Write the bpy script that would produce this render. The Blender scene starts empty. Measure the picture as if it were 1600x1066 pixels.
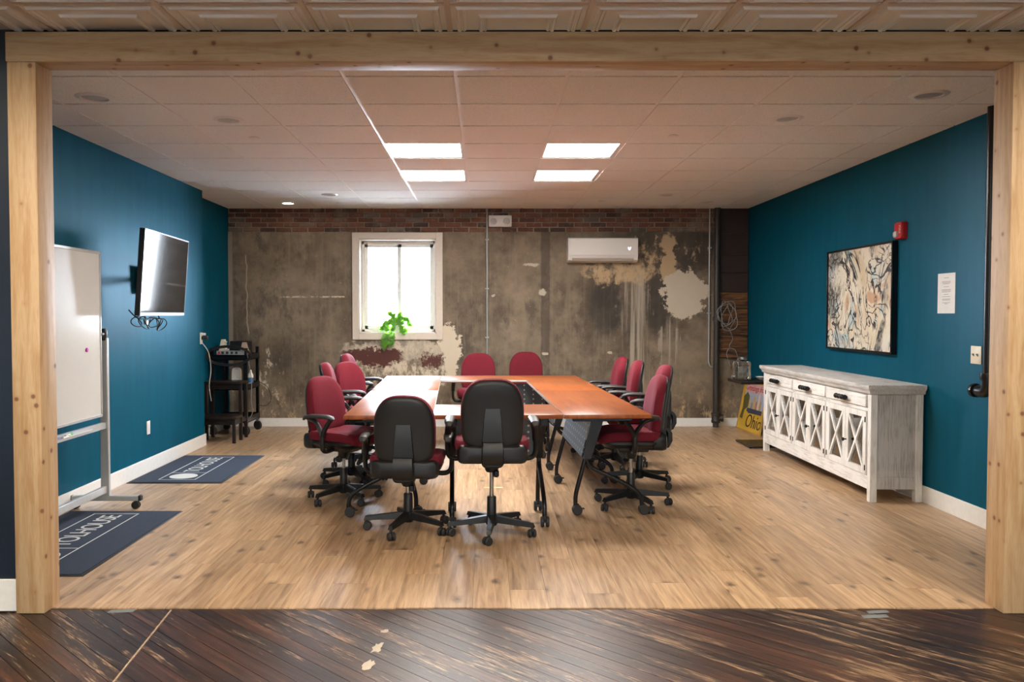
import bpy, bmesh, math, random
from mathutils import Vector, Matrix
random.seed(7)
PI = math.pi
SC = bpy.context.scene
C = SC.collection

# ------------------------------------------------------------------ camera, sky, exposure
cam = bpy.data.cameras.new('camera')
cam.sensor_width = 36.0
cam.lens = 1332.0 / 1600.0 * 36.0
cam.shift_x = 43.0 / 1600.0
cam.clip_start = 0.05
camo = bpy.data.objects.new('camera', cam)
C.objects.link(camo)
camo.location = (0, 0, 1.387)
camo.rotation_euler = (PI / 2 - math.atan(42 / 1332.0), 0, 0)
SC.camera = camo

world = bpy.data.worlds.new('overcast_sky')
SC.world = world
world.use_nodes = True
wb = world.node_tree.nodes['Background']
wb.inputs[0].default_value = (0.80, 0.90, 1.0, 1)
wb.inputs[1].default_value = 45.0

SC.view_settings.view_transform = 'Standard'
SC.view_settings.look = 'None'
SC.view_settings.exposure = 1.12
SC.view_settings.gamma = 1.0
SC.view_settings.use_curve_mapping = False
SC.cycles.max_bounces = 8
SC.cycles.glossy_bounces = 3
SC.cycles.caustics_reflective = False
SC.cycles.caustics_refractive = False
PANEL_STRENGTH = 27.0      # the four lit ceiling panels
FILL_CAN_STRENGTH = 420.0        # unseen warm lamps added over the front room

# ------------------------------------------------------------------ node helpers
def nd(nt, typ, props=None, **ins):
    n = nt.nodes.new('ShaderNode' + typ)
    for k, v in (props or {}).items():
        setattr(n, k, v)
    for k, v in ins.items():
        s = n.inputs[int(k[1:])] if k[0] == 'i' and k[1:].isdigit() else n.inputs[k.replace('_', ' ')]
        if isinstance(v, bpy.types.NodeSocket):
            nt.links.new(v, s)
        elif isinstance(v, bpy.types.Node):
            nt.links.new(v.outputs[0], s)
        else:
            if isinstance(v, tuple) and len(v) == 3 and s.type == 'RGBA':
                v = v + (1,)
            s.default_value = v
    return n

def ramp(nt, fac, stops, interp='LINEAR'):
    n = nd(nt, 'ValToRGB', i0=fac)
    cr = n.color_ramp
    cr.interpolation = interp
    cr.elements[0].position = stops[0][0]
    cr.elements[1].position = max(stops[-1][0], stops[0][0])
    for p, c in stops[1:-1]:
        cr.elements.new(p)
    for e, (p, c) in zip(cr.elements, stops):
        if not isinstance(c, tuple):
            c = (c, c, c)
        e.color = c + (1,)
    return n.outputs[0]

def mx(nt, fac, a, b, mode='MIX'):
    n = nt.nodes.new('ShaderNodeMix')
    n.data_type = 'RGBA'
    n.blend_type = mode
    for idx, v in ((0, fac), (6, a), (7, b)):
        if isinstance(v, bpy.types.NodeSocket):
            nt.links.new(v, n.inputs[idx])
        else:
            if isinstance(v, tuple) and len(v) == 3:
                v = v + (1,)
            n.inputs[idx].default_value = v
    return n.outputs[2]

def mt(nt, op, a, b=0.0, c=0.0, clamp=False):
    n = nt.nodes.new('ShaderNodeMath')
    n.operation = op
    n.use_clamp = clamp
    for i, v in enumerate((a, b, c)):
        if isinstance(v, bpy.types.NodeSocket):
            nt.links.new(v, n.inputs[i])
        else:
            n.inputs[i].default_value = v
    return n.outputs[0]

def smooth(nt, v, a, b, lo=0.0, hi=1.0):
    n = nd(nt, 'MapRange', {'interpolation_type': 'SMOOTHSTEP'}, i0=v, i1=a, i2=b, i3=lo, i4=hi)
    return n.outputs[0]

MATS = {}
def mat(name, build=None, color=(0.5, 0.5, 0.5), rough=0.5, metal=0.0, spec=0.5, coat=0.0, bump=0.0, bscale=200.0, vary=0.0):
    """a principled material: base colour with a light noise variation and fine relief"""
    if name in MATS:
        return MATS[name]
    m = bpy.data.materials.new(name)
    m.use_nodes = True
    nt = m.node_tree
    b = nt.nodes['Principled BSDF']
    b.inputs['Roughness'].default_value = rough
    b.inputs['Metallic'].default_value = metal
    b.inputs['Specular IOR Level'].default_value = spec
    b.inputs['Coat Weight'].default_value = coat
    b.inputs['Coat Roughness'].default_value = 0.08
    tc = nd(nt, 'TexCoord').outputs['Object']
    if build:
        build(nt, b, tc)
    else:
        no = nd(nt, 'TexNoise', Vector=tc, Scale=bscale * 0.15, Detail=4.0)
        v = vary or 0.08
        c2 = tuple(min(1, c * (1 + v)) for c in color)
        c1 = tuple(c * (1 - v) for c in color)
        nt.links.new(mx(nt, no.outputs[0], c1, c2), b.inputs['Base Color'])
        if bump:
            n2 = nd(nt, 'TexNoise', Vector=tc, Scale=bscale, Detail=3.0)
            bp = nd(nt, 'Bump', Strength=bump, Distance=0.002, Height=n2.outputs[0])
            nt.links.new(bp.outputs[0], b.inputs['Normal'])
    MATS[name] = m
    return m

def emis(name, color, strength):
    if name in MATS:
        return MATS[name]
    def bld(nt, b, tc):
        b.inputs['Base Color'].default_value = (0.8, 0.8, 0.8, 1)
        b.inputs['Emission Color'].default_value = color + (1,)
        b.inputs['Emission Strength'].default_value = strength
    return mat(name, bld)

def vscale(nt, v, s, rnd=False):
    n = nd(nt, 'Mapping', i0=v, i3=s)
    if rnd:
        oi = nd(nt, 'ObjectInfo').outputs['Random']
        off = nd(nt, 'CombineXYZ', i0=mt(nt, 'MULTIPLY', oi, 37.0), i1=mt(nt, 'MULTIPLY', oi, 91.0), i2=mt(nt, 'MULTIPLY', oi, 53.0))
        nt.links.new(off.outputs[0], n.inputs[1])
    return n.outputs[0]

# ------------------------------------------------------------------ materials
def b_paint(col, streak=0.12, rough=0.42, spec=0.5):
    def f(nt, b, tc):
        b.inputs['Specular IOR Level'].default_value = spec
        n1 = nd(nt, 'TexNoise', Vector=vscale(nt, tc, (6, 6, 0.8)), Scale=2.0, Detail=5.0)
        c = ramp(nt, n1.outputs[0], [(0.3, tuple(x * (1 - streak) for x in col)), (0.75, tuple(x * (1 + streak) for x in col))])
        nt.links.new(c, b.inputs['Base Color'])
        r = ramp(nt, n1.outputs[0], [(0.3, rough - 0.05), (0.7, rough + 0.08)])
        nt.links.new(r, b.inputs['Roughness'])
        n2 = nd(nt, 'TexNoise', Vector=tc, Scale=160.0, Detail=3.0)
        n3 = nd(nt, 'TexNoise', Vector=tc, Scale=9.0, Detail=2.0)
        h = mt(nt, 'MULTIPLY_ADD', n3.outputs[0], 3.0, n2.outputs[0])
        bp = nd(nt, 'Bump', Strength=0.25, Distance=0.002, Height=h)
        nt.links.new(bp.outputs[0], b.inputs['Normal'])
    return f
def b_teal(nt, b, tc):
    """matt teal body with a thin satin sheen"""
    b_paint((0.0002, 0.072, 0.122), 0.10, 0.5, 0.0)(nt, b, tc)
    out = [n for n in nt.nodes if n.type == 'OUTPUT_MATERIAL'][0]
    col, nor = b.inputs['Base Color'].links[0].from_socket, b.inputs['Normal'].links[0].from_socket
    df = nd(nt, 'BsdfDiffuse', Color=col, Normal=nor)
    gl = nd(nt, 'BsdfGlossy', Color=(0.6, 0.85, 1.0), Roughness=0.42, Normal=nor)
    ms = nd(nt, 'MixShader', i0=0.045, i1=df.outputs[0], i2=gl.outputs[0])
    nt.links.new(ms.outputs[0], out.inputs[0])
TEAL = mat('teal_paint', b_teal)
NAVY = mat('navy_paint', b_paint((0.008, 0.016, 0.030)))
CREAM_WALL = mat('pale_wall_paint', b_paint((0.50, 0.47, 0.42)))
WHITE_TRIM = mat('white_trim', color=(0.78, 0.76, 0.72), rough=0.35)
WHITE_BASE = mat('white_baseboard', color=(0.80, 0.79, 0.76), rough=0.38)
CREAM_TRIM = mat('cream_casing', color=(0.66, 0.58, 0.49), rough=0.45)

def b_pine(axis):
    def f(nt, b, tc):
        s = [9.0, 9.0, 9.0]
        s[axis] = 0.7
        v = vscale(nt, tc, tuple(s))
        n1 = nd(nt, 'TexNoise', Vector=v, Scale=3.0, Detail=7.0, Distortion=0.6)
        n2 = nd(nt, 'TexNoise', Vector=v, Scale=22.0, Detail=3.0)
        k = mt(nt, 'MULTIPLY_ADD', n2.outputs[0], 0.35, n1.outputs[0])
        c = ramp(nt, k, [(0.38, (0.45, 0.275, 0.130)), (0.58, (0.56, 0.385, 0.215)), (0.85, (0.43, 0.255, 0.115))])
        vo = nd(nt, 'TexVoronoi', Vector=vscale(nt, tc, (11.0, 11.0, 11.0)), Scale=1.0, Randomness=1.0)
        kn = smooth(nt, vo.outputs['Distance'], 0.07, 0.16, 1.0, 0.0)
        halo = smooth(nt, vo.outputs['Distance'], 0.10, 0.30, 1.0, 0.0)
        c = mx(nt, mt(nt, 'MULTIPLY', halo, 0.35), c, (0.42, 0.22, 0.09))
        c = mx(nt, mt(nt, 'MULTIPLY', kn, 0.85), c, (0.15, 0.06, 0.025))
        nt.links.new(c, b.inputs['Base Color'])
        bp = nd(nt, 'Bump', Strength=0.15, Distance=0.002, Height=n2.outputs[0])
        nt.links.new(bp.outputs[0], b.inputs['Normal'])
        b.inputs['Roughness'].default_value = 0.55
    return f
PINE_Z = mat('pine_upright', b_pine(2))
PINE_X = mat('pine_beam', b_pine(0))

def b_vinyl(nt, b, tc):
    v = vscale(nt, tc, (1, 1, 1), True)
    rnd = nd(nt, 'ObjectInfo').outputs['Random']
    g = nd(nt, 'TexNoise', Vector=vscale(nt, v, (26, 1.5, 1)), Scale=1.6, Detail=8.0, Distortion=0.5)
    g2 = nd(nt, 'TexNoise', Vector=vscale(nt, v, (120, 5, 1)), Scale=1.5, Detail=3.0)
    k = mt(nt, 'MULTIPLY_ADD', g2.outputs[0], 0.3, g.outputs[0])
    base = ramp(nt, k, [(0.42, (0.27, 0.165, 0.088)), (0.62, (0.42, 0.275, 0.160)), (0.84, (0.57, 0.40, 0.25))])
    tone = ramp(nt, rnd, [(0.0, (0.80, 0.78, 0.76)), (0.5, (1.0, 0.98, 0.95)), (1.0, (1.12, 1.10, 1.05))])
    base = mx(nt, 1.0, base, tone, 'MULTIPLY')
    vo = nd(nt, 'TexVoronoi', {'voronoi_dimensions': '2D'}, Vector=vscale(nt, v, (5.2, 3.0, 1)), Scale=1.0, Randomness=1.0)
    dn = nd(nt, 'TexNoise', Vector=vscale(nt, v, (26, 18, 1)), Scale=1.0, Detail=4.0, Roughness=0.6)
    dist = mt(nt, 'MULTIPLY_ADD', dn.outputs[0], 0.24, vo.outputs['Distance'])
    gate = smooth(nt, nd(nt, 'SeparateColor', i0=vo.outputs['Color']).outputs[0], 0.52, 0.66)
    kn = mt(nt, 'MULTIPLY', smooth(nt, dist, 0.10, 0.33, 0.85, 0.0), gate)
    base = mx(nt, kn, base, (0.060, 0.036, 0.022))
    nt.links.new(base, b.inputs['Base Color'])
    b.inputs['Roughness'].default_value = 0.33
    bp = nd(nt, 'Bump', Strength=0.06, Distance=0.001, Height=k)
    nt.links.new(bp.outputs[0], b.inputs['Normal'])
VINYL = mat('vinyl_plank', b_vinyl)
SUBFLOOR = mat('subfloor', color=(0.05, 0.03, 0.02), rough=0.8)

def b_oldwood(nt, b, tc):
    v = vscale(nt, tc, (1, 1, 1), True)
    g = nd(nt, 'TexNoise', Vector=vscale(nt, v, (2.0, 40, 1)), Scale=1.5, Detail=7.0)
    rnd = nd(nt, 'ObjectInfo').outputs['Random']
    dark = ramp(nt, g.outputs[0], [(0.3, (0.010, 0.006, 0.005)), (0.52, (0.031, 0.015, 0.010)), (0.75, (0.075, 0.036, 0.021))])
    dark = mx(nt, 1.0, dark, ramp(nt, rnd, [(0, (0.6, 0.6, 0.65)), (0.6, (1.1, 1.0, 0.95)), (1, (1.9, 1.6, 1.4))]), 'MULTIPLY')
    big = nd(nt, 'TexNoise', Vector=vscale(nt, v, (1.3, 14, 1)), Scale=1.3, Detail=8.0, Roughness=0.75)
    fine = nd(nt, 'TexNoise', Vector=vscale(nt, v, (9, 120, 1)), Scale=1.5, Detail=4.0)
    w = mt(nt, 'MULTIPLY_ADD', fine.outputs[0], 0.35, big.outputs[0])
    geo = nd(nt, 'NewGeometry').outputs['Position']
    zone = nd(nt, 'TexNoise', Vector=geo, Scale=1.4, Detail=4.0).outputs[0]
    worn = smooth(nt, mt(nt, 'MULTIPLY_ADD', zone, 0.5, w), 0.96, 1.10)
    c = mx(nt, worn, dark, ramp(nt, fine.outputs[0], [(0.35, (0.14, 0.062, 0.026)), (0.65, (0.36, 0.24, 0.145))]))
    sp = nd(nt, 'TexNoise', Vector=vscale(nt, v, (60, 60, 1)), Scale=1.5, Detail=2.0)
    c = mx(nt, smooth(nt, sp.outputs[0], 0.72, 0.78, 0.0, 0.6), c, (0.34, 0.28, 0.22))
    nt.links.new(c, b.inputs['Base Color'])
    nt.links.new(ramp(nt, w, [(0.4, 0.30), (1.0, 0.42)]), b.inputs['Roughness'])
    bp = nd(nt, 'Bump', Strength=0.35, Distance=0.003, Height=w)
    nt.links.new(bp.outputs[0], b.inputs['Normal'])
OLDWOOD = mat('worn_dark_board', b_oldwood)

def b_tile(nt, b, tc):
    n = nd(nt, 'TexNoise', Vector=vscale(nt, tc, (1, 1, 1), True), Scale=170.0, Detail=4.0, Roughness=0.7)
    c = ramp(nt, n.outputs[0], [(0.32, (0.58, 0.57, 0.55)), (0.5, (0.82, 0.815, 0.79)), (0.8, (0.86, 0.855, 0.83))])
    nt.links.new(c, b.inputs['Base Color'])
    bp = nd(nt, 'Bump', Strength=0.4, Distance=0.002, Height=n.outputs[0])
    nt.links.new(bp.outputs[0], b.inputs['Normal'])
    b.inputs['Roughness'].default_value = 0.9
    b.inputs['Specular IOR Level'].default_value = 0.1
TILE = mat('mineral_tile', b_tile)
TBAR = mat('ceiling_tee_bar', color=(0.76, 0.73, 0.70), rough=0.40, vary=0.03)
PRESSED = mat('pressed_ceiling_panel', color=(0.86, 0.85, 0.83), rough=0.24, vary=0.03)
PRESSED_BAR = mat('front_tee_bar', color=(0.62, 0.55, 0.48), rough=0.5, vary=0.03)

def X(px): return (px - 757) * 0.007883
def Z(py): return 1.387 + (491 - py) * 0.007883

def b_plaster(nt, b, tc):
    sep = nd(nt, 'SeparateXYZ', i0=tc)
    x, z = sep.outputs[0], sep.outputs[2]
    n1 = nd(nt, 'TexNoise', Vector=tc, Scale=1.3, Detail=8.0, Roughness=0.62).outputs[0]
    n2 = nd(nt, 'TexNoise', Vector=tc, Scale=7.0, Detail=8.0, Roughness=0.7).outputs[0]
    nv = nd(nt, 'TexNoise', Vector=vscale(nt, tc, (22, 1, 0.7)), Scale=1.0, Detail=7.0, Roughness=0.65).outputs[0]
    nf = nd(nt, 'TexNoise', Vector=vscale(nt, tc, (1, 1, 0.55)), Scale=8.0, Detail=14.0, Roughness=0.78).outputs[0]
    base = ramp(nt, mt(nt, 'MULTIPLY_ADD', n2, 0.4, mt(nt, 'MULTIPLY', n1, 0.8)),
                [(0.42, (0.072, 0.055, 0.038)), (0.58, (0.155, 0.118, 0.080)), (0.75, (0.27, 0.21, 0.145))])
    base = mx(nt, smooth(nt, nv, 0.5, 0.68, 0.0, 0.5), base, (0.24, 0.20, 0.145))
    # warp the lookup so the patch edges are ragged
    dx = mt(nt, 'MULTIPLY_ADD', mt(nt, 'SUBTRACT', n2, 0.5), 0.42, x)
    nz = nd(nt, 'TexNoise', Vector=vscale(nt, tc, (1, 1, 1)), Scale=11.0, Detail=7.0, Roughness=0.7).outputs[0]
    dz = mt(nt, 'MULTIPLY_ADD', mt(nt, 'SUBTRACT', nz, 0.5), 0.42, z)
    def blob(px, py, rx, rz, edge=0.25, ux=dx, uz=dz):
        a = mt(nt, 'DIVIDE', mt(nt, 'SUBTRACT', ux, X(px)), rx * 0.007883)
        c = mt(nt, 'DIVIDE', mt(nt, 'SUBTRACT', uz, Z(py)), rz * 0.007883)
        r = mt(nt, 'ADD', mt(nt, 'MULTIPLY', a, a), mt(nt, 'MULTIPLY', c, c))
        return smooth(nt, r, 1.0 - edge, 1.0 + edge, 1.0, 0.0)
    def both(m, n, a, c):
        return mt(nt, 'MULTIPLY', m, smooth(nt, n, a, c))
    DARK, TAN, CREAM, GREY, RED = (0.030, 0.027, 0.023), (0.50, 0.36, 0.21), (0.64, 0.55, 0.42), (0.36, 0.31, 0.245), (0.085, 0.026, 0.020)
    col = base
    band = mt(nt, 'MULTIPLY', smooth(nt, mt(nt, 'ABSOLUTE', mt(nt, 'SUBTRACT', mt(nt, 'MULTIPLY_ADD', mt(nt, 'SUBTRACT', nf, 0.5), 0.06, x), X(852))), 0.045, 0.065, 1.0, 0.0), smooth(nt, z, 0.2, 0.7, 0.35, 1.0))
    col = mx(nt, mt(nt, 'MULTIPLY', band, 0.55), col, DARK)
    n5 = nd(nt, 'TexNoise', Vector=vscale(nt, tc, (1, 1, 0.45)), Scale=2.4, Detail=12.0, Roughness=0.75).outputs[0]
    col = mx(nt, smooth(nt, n5, 0.53, 0.66, 0.0, 0.6), col, (0.27, 0.215, 0.150))
    col = mx(nt, smooth(nt, n5, 0.47, 0.36, 0.0, 0.6), col, (0.055, 0.043, 0.033))
    for px, py, rx, rz in ((1080, 385, 40, 42), (1010, 385, 42, 34), (945, 475, 26, 50), (1030, 470, 24, 60)):
        col = mx(nt, mt(nt, 'MULTIPLY', blob(px, py, rx, rz, 0.5), 0.7), col, DARK)
    col = mx(nt, both(blob(990, 530, 26, 130, 0.3), nv, 0.42, 0.62), col, GREY)
    col = mx(nt, both(blob(1045, 560, 16, 60, 0.4), nv, 0.48, 0.62), col, GREY)
    col = mx(nt, both(blob(962, 426, 50, 18, 0.5), nf, 0.40, 0.52), col, TAN)
    col = mx(nt, both(blob(1008, 412, 26, 24, 0.4), nf, 0.46, 0.58), col, TAN)
    col = mx(nt, blob(1043, 405, 11, 40, 0.3), col, TAN)
    col = mx(nt, both(blob(1010, 380, 30, 16, 0.4), nf, 0.5, 0.6), col, TAN)
    col = mx(nt, both(blob(1085, 388, 22, 30, 0.4), nf, 0.54, 0.62), col, TAN)
    col = mx(nt, blob(1070, 460, 36, 38, 0.08), col, mx(nt, n2, CREAM, (0.54, 0.47, 0.37)))
    # broken render under and beside the window
    col = mx(nt, blob(625, 545, 84, 16, 0.3), col, mx(nt, smooth(nt, nf, 0.35, 0.65), GREY, CREAM))
    col = mx(nt, both(blob(625, 585, 90, 26, 0.3), nf, 0.42, 0.56), col, CREAM)
    col = mx(nt, mt(nt, 'MULTIPLY', blob(600, 533, 40, 6, 0.6), 0.6), col, (0.11, 0.10, 0.09))
    col = mx(nt, both(blob(585, 557, 44, 14, 0.25), nf, 0.30, 0.40), col, RED)
    col = mx(nt, both(blob(672, 562, 26, 14, 0.4), nf, 0.46, 0.53), col, RED)
    col = mx(nt, blob(703, 548, 13, 42, 0.2), col, CREAM)
    col = mx(nt, blob(698, 520, 12, 14, 0.2), col, CREAM)
    # worn foot of the wall, left edge, chips and cracks
    col = mx(nt, both(smooth(nt, dz, 0.55, 0.15), nf, 0.50, 0.62), col, TAN)
    col = mx(nt, both(blob(418, 600, 18, 50, 0.4), nf, 0.52, 0.60), col, CREAM)
    col = mx(nt, mt(nt, 'MULTIPLY', smooth(nt, mt(nt, 'ABSOLUTE', mt(nt, 'SUBTRACT', x, X(360))), 0.02, 0.045, 1.0, 0.0), 0.6), col, GREY)
    wob = nd(nt, 'TexNoise', Vector=vscale(nt, tc, (0, 0, 1)), Scale=3.0, Detail=3.0).outputs[0]
    crack = mt(nt, 'ABSOLUTE', mt(nt, 'SUBTRACT', x, mt(nt, 'MULTIPLY_ADD', wob, 0.16, X(386) - 0.08)))
    cm = mt(nt, 'MULTIPLY', smooth(nt, crack, 0.004, 0.009, 1.0, 0.0), blob(388, 460, 20, 62, 0.1, x, z))
    col = mx(nt, cm, col, (0.42, 0.33, 0.22))
    hl = mt(nt, 'ABSOLUTE', mt(nt, 'SUBTRACT', z, Z(464)))
    col = mx(nt, both(mt(nt, 'MULTIPLY', smooth(nt, hl, 0.006, 0.014, 1.0, 0.0), blob(490, 464, 52, 20, 0.2, x, z)), nf, 0.46, 0.55), col, CREAM)
    for px, py, rx, rz in ((848, 457, 5.5, 5), (830, 414, 12, 2.6), (953, 552, 4, 2.2), (852, 553, 5, 2.2), (770, 462, 3, 2)):
        col = mx(nt, blob(px, py, rx, rz, 0.5, mt(nt, 'MULTIPLY_ADD', mt(nt, 'SUBTRACT', nf, 0.5), 0.16, x), mt(nt, 'MULTIPLY_ADD', mt(nt, 'SUBTRACT', nz, 0.5), 0.10, z)), col, (0.50, 0.44, 0.35))
    ch = nd(nt, 'TexNoise', Vector=tc, Scale=20.0, Detail=6.0, Roughness=0.65).outputs[0]
    col = mx(nt, smooth(nt, ch, 0.66, 0.72, 0.0, 0.7), col, CREAM)
    nt.links.new(col, b.inputs['Base Color'])
    b.inputs['Roughness'].default_value = 0.8
    h = mt(nt, 'ADD', mt(nt, 'MULTIPLY', n2, 2.0), nf)
    bp = nd(nt, 'Bump', Strength=0.5, Distance=0.006, Height=h)
    nt.links.new(bp.outputs[0], b.inputs['Normal'])
PLASTER = mat('old_wall_plaster', b_plaster)

def b_brick(nt, b, tc):
    rnd = nd(nt, 'ObjectInfo').outputs['Random']
    n = nd(nt, 'TexNoise', Vector=vscale(nt, tc, (1, 1, 1), True), Scale=22.0, Detail=6.0, Roughness=0.7).outputs[0]
    base = ramp(nt, rnd, [(0.0, (0.050, 0.032, 0.026)), (0.15, (0.105, 0.040, 0.026)), (0.5, (0.165, 0.060, 0.036)), (0.8, (0.215, 0.090, 0.052)), (0.92, (0.19, 0.155, 0.12)), (1.0, (0.035, 0.031, 0.030))])
    base = mx(nt, smooth(nt, n, 0.55, 0.70, 0.0, 0.7), base, (0.25, 0.19, 0.14))
    base = mx(nt, smooth(nt, n, 0.45, 0.30, 0.0, 0.6), base, (0.06, 0.035, 0.026))
    geo = nd(nt, 'NewGeometry').outputs['Position']
    g1 = nd(nt, 'TexNoise', Vector=geo, Scale=2.6, Detail=9.0, Roughness=0.75).outputs[0]
    base = mx(nt, smooth(nt, g1, 0.50, 0.66, 0.0, 0.75), base, (0.235, 0.185, 0.135))
    base = mx(nt, smooth(nt, g1, 0.46, 0.34, 0.0, 0.65), base, (0.055, 0.034, 0.025))
    nt.links.new(base, b.inputs['Base Color'])
    b.inputs['Roughness'].default_value = 0.85
    bp = nd(nt, 'Bump', Strength=0.6, Distance=0.004, Height=n)
    nt.links.new(bp.outputs[0], b.inputs['Normal'])
BRICK = mat('old_brick', b_brick)
MORTAR = mat('mortar', color=(0.30, 0.245, 0.185), rough=0.9, bump=0.8, bscale=60, vary=0.4)

def b_barn(nt, b, tc):
    rnd = nd(nt, 'ObjectInfo').outputs['Random']
    v = vscale(nt, tc, (1, 1, 1), True)
    g = nd(nt, 'TexNoise', Vector=vscale(nt, v, (2.5, 1, 26)), Scale=1.5, Detail=7.0, Distortion=0.8).outputs[0]
    c = ramp(nt, g, [(0.35, (0.020, 0.010, 0.006)), (0.52, (0.14, 0.062, 0.020)), (0.72, (0.30, 0.145, 0.048))])
    c = mx(nt, 1.0, c, ramp(nt, rnd, [(0.0, (0.45, 0.42, 0.40)), (1.0, (1.2, 1.1, 1.0))]), 'MULTIPLY')
    nt.links.new(c, b.inputs['Base Color'])
    b.inputs['Roughness'].default_value = 0.6
BARN = mat('reclaimed_board', b_barn)
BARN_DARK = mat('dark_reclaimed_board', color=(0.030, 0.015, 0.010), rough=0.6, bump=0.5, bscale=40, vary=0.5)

def b_fabric(col, col2):
    def f(nt, b, tc):
        w = nd(nt, 'TexNoise', Vector=tc, Scale=420.0, Detail=2.0).outputs[0]
        w2 = nd(nt, 'TexNoise', Vector=tc, Scale=9.0, Detail=3.0).outputs[0]
        c = mx(nt, mt(nt, 'MULTIPLY_ADD', w2, 0.5, mt(nt, 'MULTIPLY', w, 0.5)), col, col2)
        nt.links.new(c, b.inputs['Base Color'])
        b.inputs['Roughness'].default_value = 0.85
        b.inputs['Sheen Weight'].default_value = 0.06
        b.inputs['Specular IOR Level'].default_value = 0.2
        b.inputs['Sheen Roughness'].default_value = 0.4
        b.inputs['Sheen Tint'].default_value = (0.9, 0.35, 0.5, 1)
        bp = nd(nt, 'Bump', Strength=0.3, Distance=0.001, Height=w)
        nt.links.new(bp.outputs[0], b.inputs['Normal'])
    return f
RED_FABRIC = mat('burgundy_fabric', b_fabric((0.105, 0.007, 0.015), (0.17, 0.014, 0.026)))
BLACK_PLASTIC = mat('black_plastic', color=(0.008, 0.008, 0.0085), spec=0.4, rough=0.40, bump=0.25, bscale=500)
SHELL_PLASTIC = mat('chair_shell_plastic', color=(0.012, 0.012, 0.0125), spec=0.4, rough=0.36, bump=0.3, bscale=450)
PAD_PLASTIC = mat('armrest_pad', color=(0.030, 0.030, 0.030), rough=0.45)
BLACK_METAL = mat('black_enamel', color=(0.007, 0.007, 0.008), rough=0.25, spec=0.4)
STEEL = mat('brushed_steel', color=(0.38, 0.37, 0.35), rough=0.3, metal=1.0)
GREY_METAL = mat('silver_grey_enamel', color=(0.52, 0.53, 0.53), rough=0.32, metal=0.25)

def b_cherry(nt, b, tc):
    v = vscale(nt, tc, (1, 1, 1), True)
    g = nd(nt, 'TexNoise', Vector=vscale(nt, v, (1.6, 16, 1)), Scale=1.6, Detail=8.0, Distortion=0.7).outputs[0]
    g2 = nd(nt, 'TexNoise', Vector=vscale(nt, v, (14, 160, 1)), Scale=1.0, Detail=3.0).outputs[0]
    c = ramp(nt, mt(nt, 'MULTIPLY_ADD', g2, 0.25, g), [(0.4, (0.175, 0.042, 0.012)), (0.62, (0.28, 0.078, 0.021)), (0.9, (0.35, 0.110, 0.032))])
    nt.links.new(c, b.inputs['Base Color'])
    b.inputs['Roughness'].default_value = 0.30
    b.inputs['Specular IOR Level'].default_value = 0.32
    bp = nd(nt, 'Bump', Strength=0.05, Distance=0.001, Height=g2)
    nt.links.new(bp.outputs[0], b.inputs['Normal'])
CHERRY = mat('cherry_laminate', b_cherry)

def b_perf(nt, b, tc):
    s = vscale(nt, tc, (11, 22, 22))
    fr = nd(nt, 'VectorMath', {'operation': 'FRACTION'}, i0=s)
    sep = nd(nt, 'SeparateXYZ', i0=fr.outputs[0])
    a = mt(nt, 'SUBTRACT', sep.outputs[0], 0.5)
    c = mt(nt, 'SUBTRACT', sep.outputs[2], 0.5)
    a = mt(nt, 'MULTIPLY', a, 2.0)
    r = mt(nt, 'ADD', mt(nt, 'MULTIPLY', a, a), mt(nt, 'MULTIPLY', c, c))
    lit_dots = smooth(nt, r, 0.020, 0.045, 1.0, 0.0)  # pale dots painted in for light seen through the holes
    nt.links.new(mx(nt, lit_dots, (0.10, 0.145, 0.19), (0.70, 0.74, 0.78)), b.inputs['Base Color'])
    b.inputs['Roughness'].default_value = 0.35
    b.inputs['Metallic'].default_value = 0.2
PERF = mat('perforated_modesty_panel', b_perf)

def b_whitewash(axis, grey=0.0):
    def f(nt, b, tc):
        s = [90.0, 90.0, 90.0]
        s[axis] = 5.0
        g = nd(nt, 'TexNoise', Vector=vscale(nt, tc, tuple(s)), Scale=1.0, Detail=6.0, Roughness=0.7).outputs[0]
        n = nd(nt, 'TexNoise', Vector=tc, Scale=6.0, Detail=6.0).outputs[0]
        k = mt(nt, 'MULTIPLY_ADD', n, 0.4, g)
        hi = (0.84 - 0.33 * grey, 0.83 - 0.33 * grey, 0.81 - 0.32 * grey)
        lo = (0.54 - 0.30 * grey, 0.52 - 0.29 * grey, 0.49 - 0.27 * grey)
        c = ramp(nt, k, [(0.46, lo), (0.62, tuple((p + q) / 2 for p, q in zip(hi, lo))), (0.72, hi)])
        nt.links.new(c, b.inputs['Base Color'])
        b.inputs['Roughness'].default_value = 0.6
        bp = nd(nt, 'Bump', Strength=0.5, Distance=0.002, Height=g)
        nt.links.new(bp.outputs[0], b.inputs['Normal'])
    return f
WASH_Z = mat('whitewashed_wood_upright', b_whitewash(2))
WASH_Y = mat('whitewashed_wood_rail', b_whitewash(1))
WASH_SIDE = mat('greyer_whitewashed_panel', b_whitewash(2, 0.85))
WASH_TOP = mat('greyer_whitewashed_top', b_whitewash(1, 0.7))

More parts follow.
